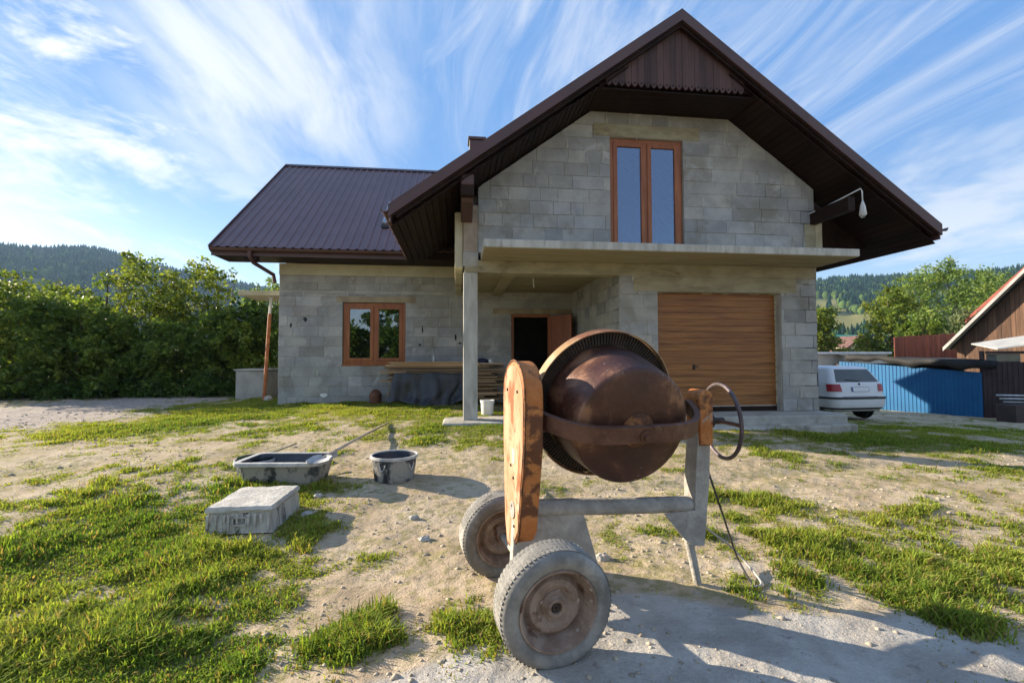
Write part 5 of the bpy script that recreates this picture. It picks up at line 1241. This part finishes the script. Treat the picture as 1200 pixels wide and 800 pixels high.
# round tub
def round_tub(name, label, pl, pr_, pbase, Hh, lipw=.02, spill=True):
    """rim extremes in the photo at height Hh"""
    g0 = G(*pbase); A = atZ(*pl, g0.z+Hh); B = atZ(*pr_, g0.z+Hh); r = (A-B).length/2; c = (A+B)/2; c.z = float(gz(c.x, c.y))-.006
    t = thing(name, label, 'tub', c); mb = MB(); mb.lathe([(0, 0), (r*.80, 0), (r*.82, .012), (r*.94, Hh-.02), (r*.95, Hh-.02)], (0, 0, 0), (0, 0, 1), 40)
    part('shell', mb, M_tub, t, local=True, smooth=True)
    mb = MB(); mb.lathe([(r*.93, Hh), (r*.82, .05), (.0, .045)], (0, 0, 0), (0, 0, 1), 40); part('inside', mb, M_tubin, t, local=True, smooth=True)
    mb = MB(); mb.lathe([(r*.92, Hh-.004), (r*.925, Hh+.008), (r*.99, Hh+.009), (r*1.0, Hh), (r*.99, Hh-.022), (r*.945, Hh-.024)], (0, 0, 0), (0, 0, 1), 48); part('rim', mb, M_rimc, t, local=True, smooth=True)
    mb = MB()
    for s in (-.42, .95):
        a0 = -math.pi/2+s; P = [((r*.97)*math.cos(a0+q)*.975, (r*.97)*math.sin(a0+q)*.975, Hh-.06-.07*math.sin((q+.16)/.32*math.pi)) for q in np.linspace(-.16, .16, 9)]; mb.tube(P, .006, 6)
        part('handle', mb, M_rimc, t, local=True); mb = MB()
    mb = MB(); mb.lathe([(.0, .19), (r*.86, .19)], (0, 0, 0), (0, 0, 1), 40); part('water', mb, M_carglass, t, local=True)
    return t
round_tub('round_tub', 'round black tub with grey cement rim standing alone on bare soil', (435, 533), (489.5, 533), (462, 566), .265)
t2 = round_tub('round_tub', 'small round tub behind the long trough with a stick across it', (276, 536), (323, 535), (300, 548), .16)
mb = MB(); q = Vector(t2.location); mb.tube([q+Vector((-.02, -.05, .19)), q+Vector((.16, .12, .22)), q+Vector((.33, .34, .27))], .011, 6); solo('stick', mb, M_handle, 'short stick lying across the small round tub', 'stick', smooth='all')

# ---- white bucket and odds and ends by the column
g0 = Vector((.62, 8.9, 0)); g0 = atY(571, 483, 9.0); gz_ = float(gz(g0.x, 9.0)); bk = thing('bucket', 'white plastic bucket standing right of the concrete column', 'bucket', (g0.x, 9.0, gz_))
mb = MB(); mb.lathe([(0, .0), (.105, .0), (.112, .01), (.130, .25), (.138, .25), (.139, .285), (.128, .286), (.124, .25), (.104, .02), (0, .02)], (0, 0, 0), (0, 0, 1), 32); part('pail', mb, M_white, bk, local=True, smooth=True)
mb = MB(); mb.tube([(.137*math.cos(t), -.02-.137*math.sin(t)*.3, .262-.13*math.sin(t)) for t in np.linspace(0, math.pi, 13)], .004, 6); part('handle', mb, M_steel, bk, local=True)
g0 = atY(440, 474, 11.45); gz_ = float(gz(g0.x, 11.45)); mb = MB(); mb.lathe([(0, 0), (.13, 0), (.135, .02), (.15, .20), (.10, .30), (.03, .34), (0, .34)], (g0.x, 11.45, gz_), (0, 0, 1), 14); solo('rusty_pot', mb, M_rustpot, 'small rusty brown pot at the wall by the black tarpaulin', 'pot', smooth=True)

# ================================================================== TIMBER STACK
PG_ = 'planks in the stack under the wing window'
WYF = YW-.10
base_z = float(gz(0, 11.2))
lbl = {}
protos = []
for i, (w, t) in enumerate(((.20, .030), (.15, .028), (.12, .040), (.17, .030), (.10, .05))):
    mb = MB(); rg = random.Random(i); col = (1, 1, 1)
    mb.box(-.5, .5, -w/2, w/2, 0, t, col); me = mesh_of('plank', mb.v, mb.f, M_wood, False, mb.c); protos.append((me, w, t))
def plank(x0, x1, y, z, i, label, tint=1.0, rz=0, ry=0):
    me, w, t = protos[i]
    if abs(tint-1) > .01:
        me = me.copy(); at = me.color_attributes['tint']
        for d in at.data: d.color = (tint, tint*.95, tint*.88, 1)
    o = bpy.data.objects.new('plank', me); COL.objects.link(o); o.location = ((x0+x1)/2, y, z); o.scale = (x1-x0, 1, 1); o.rotation_euler = (0, ry, rz); tag(o, label, 'plank', PG_); return t
# bearers
XA_, XB_ = atY(447, 430, 11.2).x, atY(591, 430, 11.2).x
for xx, lb_ in ((XA_+.75, 'left bearer block under the timber stack'), (XB_-.45, 'right bearer block under the timber stack')):
    mb = MB().box(xx-.07, xx+.07, 10.9, 11.6, base_z-.06, base_z+.10); solo('bearer', mb, M_wood, lb_, 'bearer', bevel=.006)
rg = random.Random(12); z = base_z+.10; topz = Z(-.12); layer = 0
while z < topz-.03:
    th = 0; prog = (z-base_z)/(topz-base_z)
    for jrow, yy in enumerate((11.0, 11.24, 11.47)):
        i = rg.choice([0, 1, 3]); x0 = XA_+.28+rg.uniform(-.10, .35)*(1.1-prog)-.18*prog; x1 = XB_-rg.uniform(-.06, .34)-(.3 if rg.random() < .3 else 0)
        if layer < 3: x0 += .5
        x0 = max(x0, XA_-.05); lab = 'rough sawn plank in the layers of the timber stack'
        t = plank(x0, x1, yy+rg.uniform(-.02, .02), z, i, lab, rg.choice([.45, .6, .8, 1.0, 1.25])*rg.uniform(.9, 1.1), rz=rg.uniform(-.012, .012)); th = max(th, t)
    z += th+.002+(.022 if rg.random() < .5 else 0); layer += 1
for (px0, px1, yy, i, lab, ti, dz) in ((466, 590, 11.0, 0, 'topmost pale plank along the front of the timber stack', 1.3, 0), (458, 575, 11.3, 3, 'topmost plank at the back of the timber stack', 1.15, .0), (456, 560, 10.93, 1, 'long narrow plank lying on the front edge of the stack top', 1.05, .032)):
    plank(atY(px0, 430, yy).x, atY(px1, 430, yy).x, yy, z+dz, i, lab, ti, rz=.008)
ztop = z+.062
for (px0, px1, py, yy, lab, ti) in ((444, 476, 437, 10.86, 'short plank end sticking out left of the tarpaulin, upper one', .95), (446, 480, 447, 10.87, 'short plank end sticking out left of the tarpaulin, lower one', .8), (552, 590, 452, 10.86, 'broken dark plank at the right end of the stack', .6)):
    plank(atY(px0, py, yy).x, atY(px1, py, yy).x, yy, atY(px0, py, yy).z, 1, lab, ti, rz=.02)
# tarpaulin hanging over the front of the stack
def tarp():
    x0, x1 = atY(462, 440, 10.8).x, atY(546, 440, 10.8).x; zt = atY(500, 437, 10.82).z; nx, nz = 70, 26; vs = []; 
    for i in range(nz+1):
        t = i/nz
        for k_ in range(nx+1):
            s = k_/nx; x = x0+(x1-x0)*s-.16*t*(1-s)+.02*math.sin(9*s+3*t); zb = base_z+.0+.10*max(0, math.sin(s*5+.8))*1.0+(.17 if s > .78 else 0)*(s-.78)*4
            zz = zt+(zb-zt)*t+.012*math.sin(14*s); f = math.sin(s*26+1.6*math.sin(5*t+s*4))*.035+math.sin(s*11+2.4*t)*.05+math.sin(s*47-3*t)*.012
            y = 10.80-.02-(.16*t+.02)-f*(.25+.9*t)-.06*max(0, t-.8)*5; vs.append((x, y, zz))
    W_ = nx+1; f = [(i*W_+k_, i*W_+k_+1, (i+1)*W_+k_+1, (i+1)*W_+k_) for i in range(nz) for k_ in range(nx)]
    mb = MB(); mb.add(vs, f); o = solo('tarpaulin', mb, M_tarp, 'black crumpled tarpaulin hanging down the front of the timber stack', 'tarpaulin', smooth='all')
    m = o.modifiers.new('thick', 'SOLIDIFY'); m.thickness = .006
tarp()
c = atY(508.5, 424, 11.3); mb = MB(); mb.lathe([(0, 0), (.035, 0), (.036, .15), (.03, .18), (.014, .20), (.014, .235), (0, .235)], (c.x, 11.3, ztop-.028), (0, 0, 1), 16); solo('bottle', mb, M_steel, 'grey bottle standing on top of the timber stack', 'bottle', smooth=True)
c = atY(565, 420, 11.25); mb = MB(); vs = []; 
for i in range(7):
    for k_ in range(14): th = math.pi*.5*i/6; ph = 2*math.pi*k_/14; vs.append((c.x+.17*math.sin(th)*math.cos(ph)*(1+.12*math.sin(3*ph)), 11.22+.13*math.sin(th)*math.sin(ph), ztop-.03+.10*math.cos(th)*(1+.15*math.cos(2*ph))))
mb.add(vs, [(i*14+k_, i*14+(k_+1) % 14, (i+1)*14+(k_+1) % 14, (i+1)*14+k_) for i in range(6) for k_ in range(14)]+[tuple(84+k_ for k_ in range(14))[::-1]]); solo('cloth_bundle', mb, M_bluebag, 'dark blue cloth bundle on the right end of the timber stack', 'cloth', smooth=True)
c = atY(574, 419, 11.15); mb = MB(); mb.lathe([(0, 0), (.05, 0), (.055, .06), (.03, .085), (0, .09)], (c.x+.02, 11.15, ztop-.03), (0, 0, 1), 12); solo('cap', mb, M_white, 'small white cap beside the dark blue bundle', 'cap', smooth=True)

# ================================================================== THE CAR
def build_car():
    CY = 11.3; c = atY(1009, 490, CY); gz_ = float(gz(c.x, CY)); L, Wd = 4.02, 1.68
    car = thing('car', 'white three door hatchback parked behind the garage corner', 'car', (c.x, CY, gz_), rz=R_(2))
    # horizontal slices: height, half width, rear, front, corner radius
    LV = np.array([(.20, .76, .10, 3.90, .16), (.26, .80, .045, 3.96, .18), (.36, .832, .010, 4.0, .20), (.50, .843, .0, 4.02, .20), (.60, .843, .005, 4.0, .20), (.70, .838, .018, 3.92, .19), (.80, .832, .034, 3.72, .18), (.90, .822, .055, 3.0, .17),
        (.955, .808, .075, 2.76, .16), (.985, .795, .095, 2.66, .15), (1.10, .745, .165, 2.42, .14), (1.22, .692, .235, 2.18, .13), (1.31, .650, .290, 2.00, .13), (1.355, .622, .335, 1.90, .13), (1.39, .575, .41, 1.80, .14), (1.408, .50, .52, 1.66, .16), (1.415, .30, .75, 1.4, .12)])
    def lev(z): return [float(np.interp(z, LV[:, 0], LV[:, i])) for i in range(1, 5)]
    def at_(z, s, d=0.0):
        x_, y_, z_ = at0_(z, s, d); return (x_, y_, z_+.06)
    def at0_(z, s, d=0.0):
        """point on the skin: s = arc length from the rear centre, + to the right; d = outwards"""
        hw, yr, yf, r = lev(z); sg = 1 if s >= 0 else -1; s = abs(s); a = hw-r
        if s <= a: x, y, nx, ny = s, yr, 0, -1
        elif s <= a+r*math.pi/2:
            t = (s-a)/r; x, y, nx, ny = a+r*math.sin(t), yr+r-r*math.cos(t), math.sin(t), -math.cos(t)
        else: x, y, nx, ny = hw, yr+r+(s-a-r*math.pi/2), 1, 0
        bul = .035*max(0, 1-(abs(x)/hw)**2) if y < yr+r else 0
        return (sg*(x+nx*d), y+ny*d-bul, z)
    vs = []; per = []
    def outline(z):
        hw, yr, yf, r = lev(z); o = []
        sr = hw-r+r*math.pi/2; side = yf-r-(yr+r)
        S_ = list(np.linspace(0, hw-r, 7))+[hw-r+r*math.pi/2*t for t in (.17, .34, .5, .67, .84, 1)]+[sr+side*t for t in np.linspace(.04, .96, 12)]
        R_h = [at_(z, s_) for s_ in S_]; fr_ = [(hw*q, yf-(.12*hw*(q**4)), z+.06) for q in (.96, .8, .5, .2)]
        R_h += fr_; return R_h+[(-x, y, z_) for x, y, z_ in R_h[::-1][:-1]] if False else R_h+[(-x, y, z_) for x, y, z_ in R_h[:0:-1]]
    loops = [outline(z) for z in np.interp(np.linspace(0, 16, 49), np.arange(17), LV[:, 0])]; m = len(loops[0]); f = [(i*m+k_, i*m+(k_+1) % m, (i+1)*m+(k_+1) % m, (i+1)*m+k_) for i in range(len(loops)-1) for k_ in range(m)]
    f += [tuple(range(m))[::-1], tuple((len(loops)-1)*m+k_ for k_ in range(m))]
    mb = MB(); mb.add([p for l in loops for p in l], f); part('body', mb, M_car, car, local=True, smooth='all')
    def patch(name, mat, par, z0, z1, s0, s1, d=.008, nz=6, ns=12, t0=None, t1=None, th=.02, bev=0, lbl=None):
        """piece of skin between two heights; t0,t1: arc range at the top"""
        t0 = s0 if t0 is None else t0; t1 = s1 if t1 is None else t1; fr_, bk = [], []
        for i in range(nz+1):
            q = i/nz; z = z0+(z1-z0)*q
            for k_ in range(ns+1):
                w = k_/ns; s = (s0+(t0-s0)*q)*(1-w)+(s1+(t1-s1)*q)*w; fr_.append(at_(z, s, d)); bk.append(at_(z, s, d-th))
        N_ = ns+1; M_ = (nz+1)*N_; f = []
        for i in range(nz):
            for k_ in range(ns): q = i*N_+k_; f += [(q, q+1, q+N_+1, q+N_), (M_+q, M_+q+N_, M_+q+N_+1, M_+q+1)]
        for k_ in range(ns): f += [(k_, M_+k_, M_+k_+1, k_+1), (nz*N_+k_, nz*N_+k_+1, M_+nz*N_+k_+1, M_+nz*N_+k_)]
        for i in range(nz): q = i*N_; f += [(q, q+N_, M_+q+N_, M_+q), (q+ns, M_+q+ns, M_+q+N_+ns, q+N_+ns)]
        mb = MB(); mb.add(fr_+bk, f); return part(name, mb, mat, par, local=True, smooth=True, label=lbl)
    rw_ = patch('rear_window', M_carglass, car, .985, 1.325, -.66, .66, .006, t0=-.52, t1=.52)
    wp = MB(); wp.beam(at_(1.01, .04, .02), at_(1.05, -.36, .02), .012, .014); part('wiper', wp, M_carblk, rw_, local=True)
    for s in (-1, 1): patch('tail_lamp', M_lamp, car, .735, .93, s*.555, s*.92, .014, t0=s*.585, t1=s*.92)
    bu = patch('bumper', M_car, car, .30, .595, -1.25, 1.25, .040, ns=40, th=.05); patch('bumper_strip', M_carblk, bu, .53, .592, -1.26, 1.26, .052, 2, 40, th=.02); patch('valance', M_carblk, bu, .245, .30, -1.2, 1.2, .020, 2, 40, th=.04)
    patch('plate_frame', M_carblk, car, .727, .853, -.275, .275, .008); np_ = patch('number_plate', M_plate, car, .735, .845, -.26, .26, .012); patch('plate_band', M_plateblue, np_, .738, .842, -.255, -.225, .015, ns=2, th=.01)
    patch('tailgate_edge', M_carblk, car, .598, .606, -.56, .56, .004, 1, 20, th=.01)
    bg = MB(); bg.lathe([(0, 0), (.034, 0), (.031, .008), (0, .01)], at_(.93, 0, .002), (0, -1, .25), 20); part('badge', bg, M_carblk, car, local=True)
    for s in (-1, 1):
        patch('quarter_window', M_carglass, car, .975, 1.31, s*1.30, s*1.98, .004, t0=s*1.14, t1=s*1.80); patch('door_window', M_carglass, car, .975, 1.31, s*2.06, s*3.15, .004, t0=s*1.88, t1=s*2.35)
        patch('side_strip', M_carblk, car, .52, .58, s*1.3, s*3.4, .012, 2, 20)
    # wheels
    for s in (-1, 1):
        for y in (.72, 3.2):
            ar = MB(); ar.lathe([(.0, 0), (.345, 0), (.345, .04), (0, .04)], (s*.80, y, .31), (s, 0, 0), 32); part('wheel_arch', ar, M_carblk, car, local=True)
            wh = bpy.data.objects.new('wheel', None); COL.objects.link(wh); wh.parent = car
            t = MB(); t.lathe([(.18, -.08), (.26, -.09), (.285, -.07), (.29, 0), (.285, .07), (.26, .09), (.18, .08), (.18, -.08)], (s*.75, y, .288), (s, 0, 0), 36); part('tyre', t, M_black, wh, local=True, smooth=True)
            t = MB(); t.lathe([(.18, .08), (.16, .05), (.05, .07), (0, .07)], (s*.75, y, .288), (s, 0, 0), 24); part('rim', t, M_hub, wh, local=True, smooth=True)
    ub = MB().box(-.74, .74, .14, 3.9, .24, .40); part('underbody', ub, M_carblk, car, local=True)
    return car
build_car()

# ================================================================== SHEDS, BARN AND FENCES ON THE RIGHT
def corr_wall(a, b, z0, z1, pitch=.19, dep=.03):
    """vertical corrugated sheet from a to b (ground plan)"""
    a = Vector((a[0], a[1], 0)); b = Vector((b[0], b[1], 0)); d = b-a; L = d.length; d.normalize(); n = Vector((d.y, -d.x, 0)); P = []; s = 0
    while s < L:
        for q, h in ((0, 0), (pitch*.52, 0), (pitch*.62, dep), (pitch*.9, dep)):
            if s+q < L: P.append((s+q, h))
        s += pitch
    P.append((L, 0)); mb = MB(); vs = []
    for s, h in P:
        z0_ = z0(s/L) if callable(z0) else z0; z1_ = z1(s/L) if callable(z1) else z1
        p = a+d*s+n*h; vs += [p+Vector((0, 0, z0_)), p+Vector((0, 0, z1_)), p-n*.02+Vector((0, 0, z0_)), p-n*.02+Vector((0, 0, z1_))]
    f = []
    for i in range(len(P)-1): q = i*4; f += [(q, q+4, q+5, q+1), (q+2, q+3, q+7, q+6), (q+1, q+5, q+7, q+3), (q, q+2, q+6, q+4)]
    mb.add(vs, f); return mb
B0 = atY(985, 477, 17.2); B1 = atY(1152.5, 490, 13.2); D1 = atY(1235, 498, 12.2)
zt0, zt1 = atY(985, 424, 17.2).z, atY(1152.5, 437, 13.2).z
bs_ = thing('blue_shed', 'long bright blue corrugated shed under a sagging black felt roof', 'shed', (B1.x-.5, B1.y+.8, B1.z))
part('wall', corr_wall(B0, B1, lambda t: B0.z+(B1.z-B0.z)*t-.15, lambda t: zt0+(zt1-zt0)*t+.02, .115, .014), M_bluem, bs_)
pm = atY(1098, 470, (B0.y*.33+B1.y*.67)); mb = MB().box(pm.x-.05, pm.x+.05, pm.y-.16, pm.y-.06, B1.z-.1, zt1-.18); part('post', mb, M_darksheet, bs_)
# felt roof: sloping sheet with a hanging uneven front edge
rt0, rt1 = atY(985, 416, 17.1), atY(1160, 423, 12.9); vs = []; nn_ = 40
for i in range(nn_+1):
    t = i/nn_; p = rt0.lerp(rt1, t); p.z += .022*math.sin(t*9)+.01*math.sin(t*23); o = Vector((.15, -.28, 0)); drop = .20+.05*math.sin(t*17)+.03*math.sin(t*41)+.10*t
    vs += [p+Vector((2.2, 2.6, .06)), p+Vector((.02, -.10, .0))+o*.3, p+o*.42-Vector((0, 0, drop))]
f = [(i*3+k_, i*3+k_+1, i*3+k_+4, i*3+k_+3) for i in range(nn_) for k_ in range(2)]
mb = MB(); mb.add(vs, f); o = part('felt_roof', mb, M_felt, bs_, smooth='all'); m = o.modifiers.new('t', 'SOLIDIFY'); m.thickness = .03
mb = MB(); mb.obox((B0+B1)/2+Vector((1.5, 2.0, .9)), (B1-B0)*.48, Vector((.9, 1.1, 0)), (0, 0, .85)); part('rear_wall', mb, M_darksheet, bs_)
# pale low shed behind the car
q0, q1 = atY(940, 432, 19.5), atY(1040, 432, 19.5); z1_ = atY(1000, 413.5, 19.5).z; gq = float(gz(q0.x+1, 20))
ps = thing('pale_shed', 'low pale flat roofed shed behind the white car', 'shed', ((q0.x+q1.x)/2, 20.5, gq))
part('wall', MB().box(q0.x, q1.x, 19.5, 22, gq-.3, z1_-.06), M_paleshed, ps); part('roof', MB().box(q0.x-.1, q1.x+.12, 19.35, 22.1, z1_-.055, z1_+.05), M_white, ps, bevel=.01)
# dark lean-to at the right edge
ds = thing('dark_shed', 'dark brown sheet lean-to with a dim window band and a grey sheet roof', 'shed', (D1.x-.8, D1.y+.6, D1.z))
zw = atY(1175, 424, 12.8).z; part('wall', corr_wall(B1+Vector((.05, -.02, 0)), D1, lambda t: B1.z+(D1.z-B1.z)*t-.2, zw, .12, .02), M_darksheet, ds)
wm = MB(); wb0 = atY(1156, 418, 13.15); wb1 = atY(1195, 418, 12.75); wm.beam(wb0+Vector((0, 0, -.04)), wb1+Vector((0, 0, -.04)), .05, .26); wf = part('window_band', wm, M_dark, ds, bevel=.01, label='dim frosted window strip under the roof')
wm = MB(); wm.beam(wb0+Vector((.05, -.035, -.04)), wb1+Vector((-.03, -.035, -.04)), .02, .20); part('pane', wm, surf('frosted panes', (.16, .15, .10), (.22, .20, .14), 3, .35, 0), wf)
ra, rb = atY(1168, 408, 13.1), atY(1245, 397, 12.2); vs = []
mb = MB(); mb.obox((ra+rb)/2+Vector((.8, .9, .10)), (rb-ra)*.55, Vector((.9, 1.1, .12)), (0, 0, .02)); part('roof', mb, M_greyroof, ds)
mb = MB(); mb.beam(wb0+Vector((-.1, -.06, .14)), wb1+Vector((1.4, -.35, .14)), .05, .09); part('eave_board', mb, M_darksheet, ds)
dw = MB(); dw.beam(B1+Vector((.07, .03, .0)), B1+Vector((.07, .03, zw-B1.z+.36)), .09, .09, up=(0, 1, 0)); part('corner_post', dw, M_darksheet, ds)
# pipes lying on trestles in front of the lean-to
for i, (py, dd, lb_) in enumerate(((463, 0, 'upper grey pole laid in front of the dark lean-to'), (467, .06, 'middle grey pole laid in front of the dark lean-to'), (471, .02, 'lowest grey pole laid in front of the dark lean-to'))):
    a = atY(1168+i*4, py, 11.9-dd); b = atY(1232, py+1, 11.5-dd); mb = MB(); mb.tube([a, b], .03, 10); solo('pole', mb, M_steel, lb_, 'pole', group='grey poles before the lean-to', smooth='all')
a = atY(1185, 470, 11.82); gq = float(gz(a.x, 11.8)); mb = MB()
mb.box(a.x-.3, a.x+1.2, 11.5, 12.0, gq-.05, a.z-.085)
solo('crate', mb, M_darksheet, 'dark wooden crate under the grey poles before the lean-to', 'crate', bevel=.02)
# barn with a sunlit board gable, its ridge running away to the right
BAZ = R_(66); rdir = Vector((math.sin(BAZ), math.cos(BAZ), 0)); hdir = Vector((math.cos(BAZ), -math.sin(BAZ), 0)); e0 = atY(1106, 407, 21.0)
def on_gable(px_, py_):
    o = Vector((0, 0, CZ)); d = Vector(ray(px_, py_)); t = (e0-o).dot(rdir)/d.dot(rdir); return o+d*t
e1_ = on_gable(1200, 316); hL = (e1_-e0).dot(hdir); sl_ = (e1_.z-e0.z)/hL; hx_ = hL*1.35
gq = float(gz(e0.x, e0.y))-.3; bn = thing('barn', 'old brown board barn with a pale roof edge and a sunlit gable', 'barn', (e0.x+hdir.x*hx_, e0.y+hdir.y*hx_, gq))
def bp_(h, r, z): return e0+hdir*h+rdir*r+Vector((0, 0, z-e0.z))
mb = MB(); rg = random.Random(6); h = .35
while h < 2*hx_-.4:
    w = rg.uniform(.13, .19); top = lambda q: e0.z+(hx_-abs(q-hx_))*sl_-.22; g_ = rg.uniform(.65, 1.25); r = .55+rg.uniform(0, .012)
    mb.prism([bp_(h, r, gq), bp_(h, r, top(h)), bp_(h+w-.008, r, top(h+w)), bp_(h+w-.008, r, gq)], rdir*.03, col=(g_, g_*.95, g_*.9)); h += w
part('gable_boards', mb, M_barn, bn)
for s in (0, 1):
    q = lambda h: h if s == 0 else 2*hx_-h
    mb = MB(); mb.prism([bp_(q(0), 0, e0.z), bp_(hx_, 0, e0.z+hx_*sl_), bp_(hx_, 0, e0.z+hx_*sl_-.10), bp_(q(0), 0, e0.z-.10)], rdir*9); part('roof_slope', mb, M_greyroof, bn)
    mb = MB(); mb.prism([bp_(q(-.04), -.03, e0.z+.0), bp_(hx_, -.03, e0.z+hx_*sl_+.05), bp_(hx_, -.03, e0.z+hx_*sl_-.14), bp_(q(-.04), -.03, e0.z-.19)], rdir*.028); part('barge_board', mb, M_greyroof, bn)
    mb = MB(); mb.prism([bp_(q(.2), .2, e0.z-.0), bp_(hx_, .2, e0.z+hx_*sl_-.2), bp_(hx_, .2, e0.z+hx_*sl_-.32), bp_(q(.2), .2, e0.z-.12)], rdir*.08); part('rafter', mb, M_barn, bn)
mb = MB(); mb.prism([bp_(.35, .58, gq), bp_(.45, .58, gq), bp_(.45, .58, e0.z+.2), bp_(.35, .58, e0.z+.2)], rdir*8); part('side_wall', mb, M_barn, bn)
# red brown board fence behind the sheds
fb = thing('board_fence', 'red brown board fence under the trees', 'fence', (atY(1085, 405, 25).x, 25, float(gz(16, 25))))
def fence_mb():
    mb = MB(); rg = random.Random(8); x0, x1 = atY(1048, 400, 25).x, atY(1150, 400, 25).x; x = x0; zt_ = atY(1048, 394.5, 25).z; zr = atY(1128, 389, 25).z
    while x < x1: w = rg.uniform(.11, .15); g_ = rg.uniform(.7, 1.25); t = (x-x0)/(x1-x0); mb.box(x, x+w-.012, 25, 25.03, zt_-2.6, zt_+(zr-zt_)*t+rg.uniform(-.03, .03), col=(g_, g_, g_)); x += w
    return mb
part('boards', fence_mb(), M_redfence, fb)
x0, x1 = atY(1048, 400, 25).x, atY(1150, 400, 25).x; zt_ = atY(1048, 397, 25).z; part('rail', MB().box(x0, x1, 25.032, 25.09, zt_-.5, zt_-.4), M_redfence, fb)
# red roof edge of a house beyond the barn, turned the same way
r0 = atY(1131, 374, 30.0); o_ = Vector((0, 0, CZ)); d_ = Vector(ray(1158, 350)); r1 = o_+d_*((r0-o_).dot(rdir)/d_.dot(rdir)); hl2 = (r1-r0).dot(hdir); s2 = (r1.z-r0.z)/hl2; hw_ = 3.2; gq = float(gz(r0.x, r0.y))-.3
rh = thing('house', 'red roofed house whose roof edge peeps over the barn roof', 'house', (r0.x+hdir.x*hw_, r0.y+hdir.y*hw_, gq))
def rp_(h, r, z): return r0+hdir*h+rdir*r+Vector((0, 0, z-r0.z))
for s in (0, 1):
    q = lambda h: h if s == 0 else 2*hw_-h
    mb = MB(); mb.prism([rp_(q(0), 0, r0.z), rp_(hw_, 0, r0.z+hw_*s2), rp_(hw_, 0, r0.z+hw_*s2-.30), rp_(q(0), 0, r0.z-.30)], rdir*7); part('roof', mb, M_redtile, rh)
mb = MB(); mb.prism([rp_(.4, .5, gq), rp_(.4, .5, r0.z-.1), rp_(hw_, .5, r0.z+hw_*s2-.4), rp_(2*hw_-.4, .5, r0.z-.1), rp_(2*hw_-.4, .5, gq)], rdir*6); part('wall', mb, M_barn, rh)
# two houses down in the valley
def far_house(label, pxl, pxr, pyr, pye, Y, roofm, gable_front=False):
    a, b = atY(pxl, pye, Y), atY(pxr, pye, Y); zr = atY(pxl, pyr, Y).z; gq = min(float(gz(a.x, Y)), a.z-2.2)-.4; w = b.x-a.x; t = thing('house', label, 'house', ((a.x+b.x)/2, Y+2, gq), 'far houses down the valley')
    if gable_front:
        m_ = (a.x+b.x)/2; mb = MB(); mb.prism([(a.x+.4, Y, gq), (a.x+.4, Y, a.z), (m_, Y, zr-.25), (b.x-.4, Y, a.z), (b.x-.4, Y, gq)], (0, 7, 0)); wl = part('wall', mb, M_render, t)
        for s in (-1, 1): mb = MB(); mb.prism([(m_-s*w/2, Y-.5, a.z-.3), (m_, Y-.5, zr), (m_, Y-.5, zr-.28), (m_-s*w/2, Y-.5, a.z-.58)], (0, 8, 0)); part('roof', mb, roofm, t)
        for q in (-.22, .22): mb = MB().box(m_+q*w-.45, m_+q*w+.45, Y-.04, Y+.02, a.z-1.3, a.z-.1); part('window', mb, M_carglass, t)
    else:
        mb = MB().box(a.x+.5, b.x-.5, Y, Y+7, gq, a.z); part('wall', mb, M_render, t)
        mb = MB(); mb.prism([(a.x, Y-.6, a.z-.1), (a.x, Y+3.5, zr), (a.x, Y+7.6, a.z-.1)], (w, 0, 0)); part('roof', mb, roofm, t)
        for q in (.25, .5, .75): mb = MB().box(a.x+q*w-.5, a.x+q*w+.5, Y-.05, Y+.02, a.z-1.7, a.z-.4); part('window', mb, M_carglass, t)
far_house('far cream house with a brown gable roof down the valley', 985, 1030, 393, 408, 58, M_brtile, True)
far_house('far house with a bright green roof behind the cream one', 986, 1024, 391, 401, 74, M_grtile)
